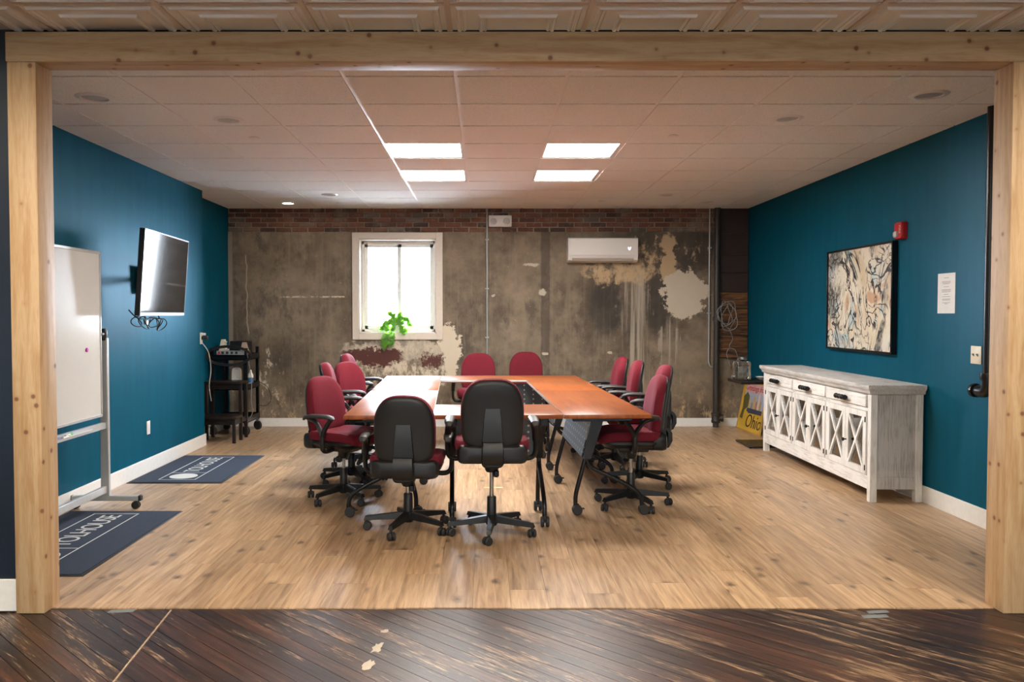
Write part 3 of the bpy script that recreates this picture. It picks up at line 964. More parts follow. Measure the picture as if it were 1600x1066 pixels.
downlight(-1.70, 5.705, 'unlit round downlight with grey lens before the television', LENS, 0.095)
downlight(2.62, 5.065, 'unlit round downlight nearest the pine post by the black pipe', LENS, 0.105)
downlight(2.002, 5.669, 'unlit round downlight with grey lens before the painting', LENS, 0.095)
downlight(-2.282, 9.946, 'glowing round downlight over the black cart', LENS_LIT, 0.085)
downlight(-1.674, 9.261, 'unlit round downlight near the glowing one, before the window', LENS, 0.085)
downlight(1.972, 9.261, 'unlit round downlight in front of the air conditioner side', LENS, 0.085)
downlight(2.572, 9.889, 'unlit round downlight by the iron pipe corner', LENS, 0.085)
FILL_CAN_WORDS = ('nearest the whiteboard-side post', 'second from the whiteboard side, set back', 'in the middle, close to the beam', 'second from the sideboard side, set back', 'nearest the sideboard-side post',
             'in the rear row, whiteboard side', 'in the rear row, middle', 'in the rear row, sideboard side')
for (i, j), wd in zip(FILL_CANS, FILL_CAN_WORDS):  # lamps added out of view to brighten the posts and near floor
    downlight(GX0 + (i + 0.5) * T, FGY0 + (j + 0.5) * T, 'added warm front room fill light ' + wd, FILL_CAN_LIT, 0.09, 'added fill lights of the front room')
def sprinkler(x, y, label):
    t = thing('sprinkler_cover', label, 'sprinkler', (x, y, CEIL - 0.0005), 0, 'ceiling sprinkler covers')
    bm = B(); lathe(bm, [(0, -0.016), (0.034, -0.016), (0.040, -0.012), (0.040, -0.010)], 20)
    obj('cover_plate', bm, OFFWHITE, t)
    bm = B(); lathe(bm, [(0.03, -0.011), (0.03, 0.001), (0.0, 0.001)], 16)
    obj('collar', bm, OFFWHITE, t)
sprinkler(-1.684, 6.276, 'small round sprinkler cover before the television')
sprinkler(1.365, 6.209, 'small round sprinkler cover beside the lit panels, sideboard side')
sprinkler(-1.687, 9.946, 'small round sprinkler cover close to the brick, window side')
sprinkler(1.337, 9.779, 'small round sprinkler cover close to the brick, above the air conditioner')

# ------------------------------------------------------------------ conference tables
TA = math.radians(2.0)
TO = Vector((-0.908, 5.46, 0))
TU, TV = Vector((math.cos(TA), math.sin(TA), 0)), Vector((-math.sin(TA), math.cos(TA), 0))
HT = 0.735
def table(label, u0, u1, v0, v1, run, inner, insets=(0.34, 0.34)):
    """run: 'u' or 'v' is the long direction; inner: +1/-1 side of the modesty panel across the run"""
    cu, cv = (u0 + u1) / 2, (v0 + v1) / 2
    c = TO + TU * cu + TV * cv
    L = (u1 - u0) if run == 'u' else (v1 - v0)
    D = (v1 - v0) if run == 'u' else (u1 - u0)
    rz = TA if run == 'u' else TA + PI / 2
    # local x along the run, local y across it
    t = thing('folding_table', label, 'table', (c.x, c.y, 0), rz, 'cherry tables pushed together')
    bm = B(); box(bm, -L / 2 + 0.001, L / 2 - 0.001, -D / 2 + 0.001, D / 2 - 0.001, HT - 0.027, HT, bev=0.003, seg=2)
    top = obj('tabletop', bm, CHERRY, t)
    bm = B(); box(bm, -L / 2 + 0.001, L / 2 - 0.001, inner * (D / 2 + 0.0003) - 0.0007, inner * (D / 2 + 0.0003) + 0.0007, HT - 0.018, HT - 0.001)
    obj('edge_band', bm, GREY_METAL, top)
    s = inner
    for sx, ins in ((-1, insets[0]), (1, insets[1])):
        x = sx * (L / 2 - ins)
        bm = B()
        box(bm, x - 0.03, x + 0.03, -D / 2 + 0.06, D / 2 - 0.10, HT - 0.085, HT - 0.028, bev=0.006)
        hexa(bm, [(x - 0.024, s * 0.06, 0.39), (x + 0.024, s * 0.06, 0.39), (x + 0.024, s * 0.115, 0.39), (x - 0.024, s * 0.115, 0.39),
                  (x - 0.026, s * -0.03, HT - 0.06), (x + 0.026, s * -0.03, HT - 0.06), (x + 0.026, s * 0.05, HT - 0.06), (x - 0.026, s * 0.05, HT - 0.06)])
        fr = obj('leg_frame', bm, BLACK_METAL, t)
        bm = B(); tube(bm, spline([(x, s * 0.085, 0.46), (x, s * 0.10, 0.38), (x, s * 0.145, 0.21), (x, s * 0.162, 0.13), (x, s * 0.163, 0.06)]), 0.0155, 10)
        obj('leg', bm, BLACK_METAL, t)
        bm = B(); tube(bm, spline([(x, s * 0.075, 0.46), (x, s * 0.085, 0.385), (x, s * 0.045, 0.325), (x, s * -0.08, 0.265), (x, s * -0.215, 0.195), (x, s * -0.285, 0.135), (x, s * -0.30, 0.06)]), 0.0155, 10)
        obj('leg', bm, BLACK_METAL, t)
        for fy in (s * 0.163, s * -0.30):
            bm = B()
            for q in (-0.017, 0.017):
                lathe(bm, [(0, -0.011), (0.030, -0.011), (0.035, -0.006), (0.035, 0.006), (0.030, 0.011), (0, 0.011)], 16, place_on((1, 0, 0), (x + q, fy - 0.012, 0.035)))
            box(bm, x - 0.007, x + 0.007, fy - 0.024, fy + 0.010, 0.030, 0.078, bev=0.003)
            box(bm, x - 0.012, x + 0.012, fy - 0.062, fy - 0.03, 0.040, 0.047)
            obj('caster', bm, RUBBER, fr)
    x0, x1 = -L / 2 + insets[0] + 0.02, L / 2 - insets[1] - 0.02
    bm = B()
    hexa(bm, [(x0, s * 0.118, 0.40), (x1, s * 0.118, 0.40), (x1, s * 0.122, 0.40), (x0, s * 0.122, 0.40),
              (x0, s * 0.052, 0.675), (x1, s * 0.052, 0.675), (x1, s * 0.056, 0.675), (x0, s * 0.056, 0.675)])
    obj('modesty_panel', bm, PERF, t, sm=False)
    return t
W = 0.575
table('cherry table at the near end of the window-side run', 0, W, 0, 1.775, 'v', -1)
table('cherry table at the far end of the window-side run', 0, W, 1.777, 3.55, 'v', -1)
table('cherry table at the near end of the sideboard-side run, perforated panel below', 1.425, 2.0, 0, 1.78, 'v', 1)
table('cherry table at the far end of the sideboard-side run', 1.425, 2.0, 1.782, 2.93, 'v', 1, (0.26, 0.26))
table('short cherry table closing the near end, behind two black chair backs', 0.578, 1.422, 0, 0.64, 'u', 1, (0.12, 0.12))
table('cherry table closing the far end before the brick wall', 0.578, 2.0, 2.933, 3.55, 'u', -1)

# ------------------------------------------------------------------ chairs
def back_outline():
    pts = []
    H2, Wd = 0.215, 0.192
    n = 40
    for k in range(n):
        a = 2 * PI * k / n
        ca, sa = math.cos(a), math.sin(a)
        e = 3.2 if sa > 0 else 5.0
        u = math.copysign(abs(ca) ** (2 / e), ca)
        v = math.copysign(abs(sa) ** (2 / (2.6 if sa > 0 else 5.0)), sa)
        taper = 1.0 - 0.10 * max(v, 0) ** 2 - 0.05 * max(-v, 0) ** 2
        pts.append((u * Wd * taper, v * H2))
    return pts
BO = back_outline()
def bplace(u, v, d):
    curve = -0.030 * math.cos(min(abs(v + 0.06) / 0.30, 1.0) * PI / 2)
    return Vector((u, -0.215 - 0.02 * v / 0.2 + d + 0.55 * u * u - curve * 0.6, 0.672 + v))
def mesh_seat():
    bm = B()
    o = rrect(0.465, 0.455, 0.11, 7)
    def pl(u, v, d):
        drop = 0.035 * max(0.0, (v - 0.08) / 0.15) ** 2
        dish = -0.014 * math.exp(-((u / 0.14) ** 2 + ((v + 0.03) / 0.15) ** 2)) if d > 0.06 else 0.0
        return Vector((u, v + 0.03, 0.425 + d - drop + dish + 0.01 * (u / 0.23) ** 2))
    pillow(bm, o, [(0.90, 0.0), (0.975, 0.010), (1.0, 0.03), (0.99, 0.052), (0.95, 0.068), (0.80, 0.077), (0.55, 0.079), (0.28, 0.079)], pl)
    return to_mesh('seat', bm, RED_FABRIC)
def mesh_pan():
    bm = B()
    pillow(bm, rrect(0.44, 0.44, 0.10, 6), [(0.55, -0.045), (0.85, -0.036), (1.0, -0.006), (1.0, 0.012)], lambda u, v, d: Vector((u, v + 0.02, 0.42 + d)))
    # rear fairing that rises to the back shell
    pillow(bm, rrect(0.43, 0.115, 0.035, 4), [(0.72, -0.238), (0.92, -0.228), (1.0, -0.200), (0.96, -0.14)], lambda u, v, d: Vector((u, d + 0.35 * u * u, 0.425 + v)))
    pillow(bm, rrect(0.135, 0.13, 0.03, 4), [(0.85, -0.25), (1.0, -0.24), (1.0, -0.10), (1.0, -0.05)], lambda u, v, d: Vector((u, d, 0.415 + v)))
    return to_mesh('seat_pan', bm, BLACK_PLASTIC)
def mesh_mech():
    bm = B()
    box(bm, -0.06, 0.06, -0.12, 0.10, 0.335, 0.39, bev=0.012, seg=2)
    lathe(bm, [(0.0, 0.285), (0.034, 0.285), (0.043, 0.30), (0.043, 0.33), (0.05, 0.345)], 20)
    box(bm, 0.012, 0.045, -0.045, 0.0, 0.255, 0.30, bev=0.008)
    return to_mesh('mechanism', bm, BLACK_PLASTIC)
def mesh_lever():
    bm = B()
    tube(bm, spline([(0.05, -0.03, 0.36), (0.075, -0.05, 0.345), (0.10, -0.06, 0.375), (0.185, -0.06, 0.385)]), 0.005, 8)
    box(bm, 0.15, 0.215, -0.067, -0.053, 0.381, 0.391, bev=0.003)
    return to_mesh('lever', bm, BLACK_PLASTIC)
def mesh_cushion():
    bm = B()
    pillow(bm, BO, [(0.93, -0.012), (0.985, -0.008), (1.01, 0.012), (1.01, 0.034), (0.96, 0.052), (0.84, 0.063), (0.6, 0.068), (0.3, 0.069)], bplace)
    return to_mesh('back_cushion', bm, RED_FABRIC)
def mesh_shell():
    bm = B()
    pillow(bm, BO, [(0.975, -0.006), (0.985, -0.016), (0.94, -0.027), (0.86, -0.032), (0.6, -0.034), (0.3, -0.035)], lambda u, v, d: bplace(u, v - 0.004, d))
    return to_mesh('back_shell', bm, SHELL_PLASTIC)
def mesh_spine():
    """tapered raised panel low on the shell"""
    bm = B()
    rows = [(-0.205, 0.066, -0.060), (-0.14, 0.062, -0.062), (-0.06, 0.056, -0.056), (0.0, 0.050, -0.047), (0.035, 0.046, -0.037)]
    q = []
    for v, w, d in rows:
        r = []
        for u, dd in ((-w, -0.030), (-w * 0.94, d), (w * 0.94, d), (w, -0.030)):
            r.append(bm.verts.new(bplace(u, v, dd)))
        q.append(r)
    for a, c in zip(q, q[1:]):
        for k in range(3):
            bm.faces.new((a[k], a[k + 1], c[k + 1], c[k]))
    bm.faces.new(q[0]); bm.faces.new(q[-1])
    return to_mesh('spine_panel', bm, SHELL_PLASTIC, True, 25)
def mesh_strut():
    """curved arm from the pan up to the shell, seen from the side"""
    bm = B()
    rows = [(-0.08, 0.352, 0.055), (-0.20, 0.350, 0.060), (-0.262, 0.372, 0.064), (-0.287, 0.42, 0.064), (-0.286, 0.475, 0.062), (-0.268, 0.505, 0.060)]
    q = []
    for i, (y, z, w) in enumerate(rows):
        y2, z2 = y + 0.030 * (1 if i > 2 else 0.4), z + 0.030 * (0.1 if i > 2 else 1)
        q.append([bm.verts.new(p) for p in ((-w, y2, z2), (-w * 0.96, y, z), (w * 0.96, y, z), (w, y2, z2))])
    for a, c in zip(q, q[1:]):
        for k in range(4):
            bm.faces.new((a[k], a[(k + 1) % 4], c[(k + 1) % 4], c[k]))
    bm.faces.new(q[0]); bm.faces.new(q[-1])
    return to_mesh('back_bracket', bm, BLACK_PLASTIC)
def mesh_arm(s):
    bm = B()
    tube(bm, spline([(s * 0.15, 0.02, 0.372), (s * 0.23, 0.02, 0.366), (s * 0.268, 0.02, 0.385), (s * 0.279, 0.02, 0.43), (s * 0.278, 0.02, 0.50)]), 0.020, 10, True, 0.8)
    tube(bm, spline([(s * 0.278, 0.02, 0.48), (s * 0.276, 0.00, 0.53), (s * 0.27, -0.05, 0.585), (s * 0.266, -0.12, 0.605)]), [0.020] * 18 + [0.016], 10, True, 0.8)
    tube(bm, spline([(s * 0.278, 0.02, 0.48), (s * 0.276, 0.045, 0.53), (s * 0.27, 0.075, 0.58), (s * 0.266, 0.095, 0.607)]), [0.020] * 18 + [0.016], 10, True, 0.8)
    return to_mesh('armrest', bm, BLACK_PLASTIC)
def mesh_pad(s):
    bm = B()
    P = [(s * 0.268, -0.155, 0.592), (s * 0.266, -0.14, 0.610), (s * 0.265, -0.08, 0.620), (s * 0.263, 0.01, 0.622), (s * 0.262, 0.06, 0.620), (s * 0.258, 0.095, 0.612), (s * 0.256, 0.112, 0.602)]
    tube(bm, P, [0.014, 0.026, 0.030, 0.031, 0.030, 0.026, 0.012], 12, True, 0.55)
    return to_mesh('pad', bm, PAD_PLASTIC)
def mesh_rod():
    bm = B(); lathe(bm, [(0, 0.10), (0.0135, 0.10), (0.0135, 0.42), (0, 0.42)], 16)
    return to_mesh('gas_rod', bm, STEEL)
def mesh_base():
    bm = B()
    lathe(bm, [(0, 0.055), (0.030, 0.055), (0.042, 0.075), (0.042, 0.115), (0.030, 0.125), (0.029, 0.235), (0.025, 0.24), (0, 0.24)], 22)
    for k in range(5):
        a = 2 * PI * k / 5
        R = Matrix.Rotation(a, 4, 'Z')
        pts = [(0.02, -0.026, 0.078), (0.285, -0.015, 0.066), (0.285, 0.015, 0.066), (0.02, 0.026, 0.078),
               (0.02, -0.020, 0.122), (0.275, -0.011, 0.092), (0.275, 0.011, 0.092), (0.02, 0.020, 0.122)]
        hexa(bm, [R @ Vector(p) for p in pts])
    return to_mesh('star_base', bm, BLACK_PLASTIC)
def mesh_caster():
    bm = B()
    for q in (-0.014, 0.014):
        lathe(bm, [(0, -0.010), (0.021, -0.010), (0.0265, -0.005), (0.0265, 0.005), (0.021, 0.010), (0, 0.010)], 16, place_on((0, 1, 0), (-0.010, q, 0.0265)))
    lathe(bm, [(0, 0.05), (0.009, 0.05), (0.009, 0.075), (0, 0.075)], 10)
    prism(bm, [(-0.037, 0.03), (-0.030, 0.046), (-0.012, 0.056), (0.010, 0.054), (0.012, 0.040), (-0.006, 0.028)], -0.0035, 0.0035,
          Matrix(((1, 0, 0, 0), (0, 0, -1, 0), (0, 1, 0, 0), (0, 0, 0, 1))))
    return to_mesh('caster', bm, RUBBER)
CH = dict(seat=mesh_seat(), seat_pan=mesh_pan(), mechanism=mesh_mech(), lever=mesh_lever(), back_cushion=mesh_cushion(), back_shell=mesh_shell(),
          back_bracket=mesh_strut(), gas_rod=mesh_rod())
ARMS = {s: (mesh_arm(s), mesh_pad(s)) for s in (-1, 1)}
SPINE, BASE, CASTER = mesh_spine(), mesh_base(), mesh_caster()
def chair(label, x, y, face, dz, base_rot, group):
    t = thing('office_chair', label, 'office chair', (x, y, 0), math.radians(face - 90), group)
    for k, me in CH.items():
        o = obj(k, me, None, t, (0, 0, dz))
        if k == 'back_shell':
            obj('spine_panel', SPINE, None, o)
    for s in (-1, 1):
        a = obj('armrest', ARMS[s][0], None, t, (0, 0, dz))
        obj('pad', ARMS[s][1], None, a)
    r0 = math.radians(base_rot - (face - 90))
    b = obj('star_base', BASE, None, t, (0, 0, 0), (0, 0, r0))
    for k in range(5):
        a = 2 * PI * k / 5
        obj('caster', CASTER, None, b, (0.272 * math.cos(a), 0.272 * math.sin(a), 0), (0, 0, random.uniform(0, 6.28)))
    return t
chair('low black-backed burgundy chair at the near table end, window side', -0.49, 5.44, 88, 0.0, 36, 'chairs at the near end')
chair('tall black-backed burgundy chair at the near table end, steel lift showing', 0.045, 5.345, 91, 0.11, 50, 'chairs at the near end')
chair('burgundy chair turned three-quarters, nearest of the window-side row', -1.05, 6.33, -28, 0.03, 20, 'chairs along the window side')
chair('burgundy chair seen edge-on, second from near in the window-side row', -1.10, 7.02, 6, 0.10, 10, 'chairs along the window side')
chair('burgundy chair turned outward, third from near in the window-side row', -1.09, 7.72, -30, 0.06, 50, 'chairs along the window side')
chair('burgundy chair seen edge-on, farthest of the window-side row', -1.15, 8.36, -4, 0.11, 24, 'chairs along the window side')
chair('burgundy chair behind the far table, nearer the window', -0.07, 9.42, 270, 0.06, 15, 'chairs at the far end')
chair('burgundy chair behind the far table, nearer the air conditioner', 0.475, 9.72, 268, 0.06, 40, 'chairs at the far end')
chair('burgundy chair tucked under the near table corner, sideboard side', 1.06, 6.14, 180, 0.06, 3, 'chairs along the sideboard side')
chair('burgundy chair pulled out, second from near on the sideboard side', 1.26, 6.90, 178, 0.09, 25, 'chairs along the sideboard side')
chair('burgundy chair, third from near on the sideboard side', 1.19, 7.75, 176, 0.08, 60, 'chairs along the sideboard side')
chair('burgundy chair, farthest on the sideboard side', 1.15, 8.38, 181, 0.08, 12, 'chairs along the sideboard side')

# ------------------------------------------------------------------ sideboard
SBX, SBY0, SBY1, SBH = 2.835, 6.235, 8.64, 0.868
t = thing('sideboard', 'long whitewashed sideboard with lattice glass doors along the teal wall', 'sideboard', (SBX, SBY0, 0))
D, L = 3.222 - SBX, SBY1 - SBY0
lw = 0.052
for yy in (0, L - lw):
    for xx in (0, D - lw):
        bm = B(); box(bm, xx, xx + lw, yy, yy + lw, 0, 0.80, bev=0.003); obj('leg', bm, WASH_Z, t)
for yy in (0.012, L - 0.032):
    bm = B(); box(bm, lw, D - lw, yy, yy + 0.02, 0.185, 0.80)
    box(bm, lw, D - lw, yy - 0.004, yy + 0.02, 0.095, 0.185, bev=0.002)
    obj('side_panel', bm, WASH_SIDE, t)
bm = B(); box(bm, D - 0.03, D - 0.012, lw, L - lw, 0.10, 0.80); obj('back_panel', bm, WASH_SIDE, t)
bm = B(); box(bm, 0.03, D - 0.03, 0.03, L - 0.03, 0.165, 0.185); obj('bottom_panel', bm, WASH_Y, t)
bm = B(); box(bm, 0.06, D - 0.03, 0.03, L - 0.03, 0.43, 0.448); obj('inner_shelf', bm, WASH_Y, t)
bm = B(); box(bm, 0.002, 0.03, lw, L - lw, 0.090, 0.190, bev=0.002); obj('bottom_rail', bm, WASH_Y, t)
bm = B(); box(bm, 0.004, 0.03, lw, L - lw, 0.668, 0.692); box(bm, 0.004, 0.03, lw, L - lw, 0.792, 0.815); obj('front_rail', bm, WASH_Y, t)
bm = B()
prof = [(-0.002, 0.795), (-0.014, 0.805), (-0.018, 0.822), (-0.030, 0.836), (-0.034, 0.846), (-0.034, 0.864), (-0.030, SBH)]
rings = []
for e, z in prof:
    rings.append([bm.verts.new(p) for p in ((e, e, z), (D + 0.006, e, z), (D + 0.006, L - e, z), (e, L - e, z))])
for a, c in zip(rings, rings[1:]):
    for k in range(4):
        bm.faces.new((a[k], a[(k + 1) % 4], c[(k + 1) % 4], c[k]))
bm.faces.new(rings[0][::-1]); bm.faces.new(rings[-1])
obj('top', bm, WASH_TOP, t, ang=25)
bay = (L - 2 * lw) / 3
for k in range(3):
    y0 = lw + k * bay
    if k:
        bm = B(); box(bm, 0.004, 0.03, y0 - 0.018, y0 + 0.018, 0.19, 0.792, bev=0.002); obj('stile', bm, WASH_Z, t)
    bm = B(); box(bm, -0.006, 0.018, y0 + 0.026, y0 + bay - 0.026, 0.697, 0.788, bev=0.004)
    dr = obj('drawer', bm, WASH_Y, t)
    bm = B()
    cy = y0 + bay / 2
    tube(bm, [(-0.008, cy - 0.045, 0.742), (-0.040, cy - 0.045, 0.742)], 0.007, 10)
    tube(bm, [(-0.008, cy + 0.045, 0.742), (-0.040, cy + 0.045, 0.742)], 0.007, 10)
    P, Rr = [], []
    for q in range(25):
        a = -0.082 + 0.164 * q / 24
        P.append((-0.044, cy + a, 0.742)); Rr.append(0.009 + 0.012 * abs(math.cos(q * PI / 8)))
    tube(bm, P, Rr, 12)
    obj('handle', bm, CHROME_KNOB, dr)
    for d in range(2):
        a = y0 + 0.022 + d * (bay - 0.044) / 2
        c = a + (bay - 0.044) / 2 - 0.003
        bm = B(); st = 0.05
        z0, z1 = 0.194, 0.664
        box(bm, -0.004, 0.018, a, a + st, z0, z1, bev=0.002); box(bm, -0.004, 0.018, c - st, c, z0, z1, bev=0.002)
        box(bm, -0.003, 0.018, a + st, c - st, z0, z0 + 0.045, bev=0.002); box(bm, -0.003, 0.018, a + st, c - st, z1 - 0.045, z1, bev=0.002)
        dd = obj('door', bm, WASH_Z, t)
        ia, ic, iz0, iz1 = a + st, c - st, z0 + 0.045, z1 - 0.045
        for sgn in (0, 1):
            p, q = (ia, ic) if sgn == 0 else (ic, ia)
            e = Vector((0, q - p, iz1 - iz0)).normalized(); nn = Vector((0, -e.z, e.y)) * 0.011
            bm = B()
            f0 = 0.0015 * sgn
            A, Q = Vector((0, p, iz0)), Vector((0, q, iz1))
            pts = []
            for xx in (-0.003 - f0, 0.010):
                for base, sg in ((A, -1), (A, 1), (Q, 1), (Q, -1)):
                    v = base + nn * sg; v.x = xx; pts.append(v)
            hexa(bm, pts)
            obj('lattice_bar', bm, WASH_Z, dd, sm=False)
        bm = B(); box(bm, 0.011, 0.014, ia - 0.005, ic + 0.005, iz0 - 0.005, iz1 + 0.005); obj('pane', bm, CABINET_GLASS, dd, sm=False)
        hy = a + 0.006 if d == 0 else c - 0.006
        bm = B()
        for hz in (z0 + 0.05, z1 - 0.06):
            tube(bm, [(-0.006, hy, hz - 0.02), (-0.006, hy, hz + 0.02)], 0.005, 8)
        obj('hinge', bm, CHROME_KNOB, dd)
        if d == 0:
            bm = B()
            lathe(bm, [(0, 0.0), (0.006, 0.0), (0.005, 0.014), (0.013, 0.020), (0.015, 0.028), (0.009, 0.034), (0, 0.035)], 14, place_on((-1, 0, 0), (-0.004, c - 0.022, 0.41)))
            obj('knob', bm, CHROME_KNOB, dd)
# dishes glimpsed through the glass
DISH = mat('pale_crockery', color=(0.70, 0.70, 0.68), rough=0.3)
def glass_dish(x, y, z, r, h, label):
    bm = B(); lathe(bm, [(0, 0.0), (r * 0.55, 0.0), (r * 0.8, h * 0.5), (r, h), (r * 0.95, h), (r * 0.74, h * 0.5), (r * 0.5, 0.006), (0, 0.006)], 20)
    o = obj('bowl', bm, DISH, None, (x, y, z)); tag(o, label, 'bowl', 'bowls inside the sideboard')
glass_dish(SBX + 0.18, SBY0 + 0.32, 0.449, 0.085, 0.075, 'pale bowl on the sideboard shelf behind the nearest door')
glass_dish(SBX + 0.18, SBY0 + 0.62, 0.449, 0.075, 0.09, 'pale bowl on the sideboard shelf behind the second door')
glass_dish(SBX + 0.18, SBY0 + 1.38, 0.449, 0.08, 0.08, 'pale bowl on the sideboard shelf behind the middle doors')

# ------------------------------------------------------------------ right wall things
def b_paint_art(nt, b, tc):
    v = tc
    n1 = nd(nt, 'TexNoise', Vector=v, Scale=1.9, Detail=4.0, Distortion=1.2).outputs[0]
    n2 = nd(nt, 'TexNoise', Vector=vscale(nt, v, (1, 1.2, 0.7)), Scale=2.1, Detail=6.0, Distortion=1.2).outputs[0]
    mp = nd(nt, 'Mapping', i0=v, i1=(4.0, 2.0, 7.0)).outputs[0]
    n3 = nd(nt, 'TexNoise', Vector=mp, Scale=1.6, Detail=3.0, Distortion=2.0).outputs[0]
    n4 = nd(nt, 'TexNoise', Vector=mp, Scale=3.0, Detail=7.0, Distortion=1.0).outputs[0]
    sc = nd(nt, 'TexNoise', Vector=vscale(nt, v, (1, 5, 2)), Scale=9.0, Detail=5.0, Distortion=1.0).outputs[0]
    c = ramp(nt, n1, [(0.3, (0.62, 0.50, 0.34)), (0.5, (0.72, 0.66, 0.54)), (0.7, (0.70, 0.68, 0.62))])
    c = mx(nt, smooth(nt, n4, 0.56, 0.66, 0.0, 0.8), c, (0.42, 0.56, 0.60))
    c = mx(nt, smooth(nt, n3, 0.60, 0.68, 0.0, 0.7), c, (0.52, 0.24, 0.11))
    c = mx(nt, smooth(nt, n2, 0.52, 0.66, 0.0, 0.85), c, (0.20, 0.20, 0.18))
    c = mx(nt, mt(nt, 'MULTIPLY', smooth(nt, n2, 0.50, 0.62), smooth(nt, sc, 0.48, 0.56)), c, (0.030, 0.032, 0.036))
    for src, w, p in ((n1, 0.008, 0.50), (n3, 0.010, 0.47), (n2, 0.006, 0.44), (n3, 0.006, 0.56)):
        ln = smooth(nt, mt(nt, 'ABSOLUTE', mt(nt, 'SUBTRACT', src, p)), w * 0.6, w * 1.6, 1.0, 0.0)
        c = mx(nt, mt(nt, 'MULTIPLY', ln, smooth(nt, n4, 0.38, 0.52)), c, (0.022, 0.024, 0.028))
    nt.links.new(c, b.inputs['Base Color'])
    b.inputs['Roughness'].default_value = 0.5
ART = mat('abstract_canvas', b_paint_art)
ay0, ay1, aziz0, aziz1 = 6.69, 7.97, 1.068, 1.965
t = thing('framed_painting', 'abstract painting in black frame hung above the sideboard', 'painting', (XR, (ay0 + ay1) / 2, aziz0))
w, h = (ay1 - ay0) / 2, aziz1 - aziz0
bm = B(); f = 0.018
for b in ((-w, w, 0, f), (-w, w, h - f, h), (-w, -w + f, f, h - f), (w - f, w, f, h - f)):
    box(bm, -0.048, -0.001, b[0], b[1], b[2], b[3], bev=0.002)
obj('frame', bm, BLACK_METAL, t)
bm = B(); box(bm, -0.036, -0.006, -w + f, w - f, f, h - f); obj('canvas', bm, ART, t, sm=False)

t = thing('fire_alarm', 'red fire alarm strobe above the abstract painting', 'fire alarm', (XR, 6.615, 1.965))
bm = B(); pillow(bm, rrect(0.125, 0.135, 0.02, 4), [(1.0, 0.0), (1.0, 0.03), (0.9, 0.045)], lambda u, v, d: Vector((-d - 0.001, u, v + 0.0675)))
obj('housing', bm, ALARM_RED, t)
bm = B(); pillow(bm, rrect(0.05, 0.05, 0.012, 4), [(1.0, 0.044), (0.95, 0.06), (0.6, 0.068)], lambda u, v, d: Vector((-d, u + 0.018, v + 0.04)))
obj('strobe_lens', bm, mat('clear_strobe', color=(0.6, 0.6, 0.6), rough=0.1), t)
me = text_mesh('FIRE', 0.036, 0.0006); me.materials.append(OFFWHITE)
o = obj('lettering', me, None, t, (-0.0462, -0.028, 0.075), (PI / 2, PI / 2, -PI / 2))

t = thing('paper_notice', 'white printed notice pinned on the teal wall', 'notice', (XR, 5.985, 1.392))
bm = B(); box(bm, -0.0025, -0.0010, -0.112, 0.112, 0, 0.282); obj('sheet', bm, PAPER, t, sm=False)
for z, w_ in ((0.248, 0.03), (0.222, 0.055), (0.214, 0.055), (0.206, 0.040), (0.186, 0.034), (0.166, 0.060), (0.158, 0.060), (0.150, 0.056), (0.132, 0.03), (0.116, 0.050), (0.100, 0.056), (0.092, 0.05), (0.074, 0.05), (0.066, 0.02)):
    bm = B(); box(bm, -0.0031, -0.0026, -w_, w_, z, z + 0.0028); obj('print_line', bm, INK, t, sm=False)

def wall_plate(name, label, cat, loc, rz, w, h, m, kind):
    """plate in local XZ facing -Y"""
    t = thing(name, label, cat, loc, rz)
    bm = B(); box(bm, -w / 2, w / 2, -0.007, -0.001, -h / 2, h / 2, bev=0.0025, seg=2); obj('plate', bm, m, t)
    if kind == 'switch':
        for s in (-0.023, 0.023):
            bm = B(); hexa(bm, [(s - 0.004, -0.016, 0.001), (s + 0.004, -0.016, 0.001), (s + 0.004, -0.007, -0.010), (s - 0.004, -0.007, -0.010), (s - 0.004, -0.020, 0.009), (s + 0.004, -0.020, 0.009), (s + 0.004, -0.007, 0.008), (s - 0.004, -0.007, 0.008)])
            obj('toggle', bm, INK, t, sm=False)
    else:
        for z in (-0.02, 0.02):
            bm = B(); box(bm, -0.016, 0.016, -0.0095, -0.006, z - 0.014, z + 0.014, bev=0.002); obj('socket', bm, m, t)
    return t
wall_plate('light_switch', 'ivory double light switch by the black pipe', 'light switch', (XR, 5.605, 1.118), -PI / 2, 0.118, 0.118, IVORY, 'switch')
wall_plate('wall_outlet', 'white wall outlet low on the teal wall behind the whiteboard', 'outlet', (XL, 7.46, 0.39), PI / 2, 0.072, 0.118, OFFWHITE, 'outlet')

# black drain pipe with elbow on the right wall
t = thing('wall_pipe', 'glossy black pipe with an elbow fitting running down the teal wall', 'pipe', (3.165, 5.35, 0.9))
bm = B(); lathe(bm, [(0.030, 0.06), (0.030, CEIL - 0.902)], 20); obj('pipe', bm, PIPE_BLACK, t)
bm = B()
tube(bm, spline([(0, 0, 0.10), (0, 0, 0.04), (0, 0.02, 0.0), (0.0, 0.07, -0.004), (0, 0.14, -0.004)]), [0.040] * 3 + [0.038] * 18 + [0.030] * 4, 18)
lathe(bm, [(0.030, 0), (0.045, 0.0), (0.047, 0.02), (0.045, 0.04), (0.030, 0.04)], 20, Matrix.Translation((0, 0, 0.075)))
lathe(bm, [(0.030, 0), (0.044, 0.0), (0.046, 0.016), (0.044, 0.03), (0.0, 0.034)], 20, place_on((0, 1, 0), (0, 0.12, -0.004)))
obj('elbow_fitting', bm, PIPE_BLACK, t)

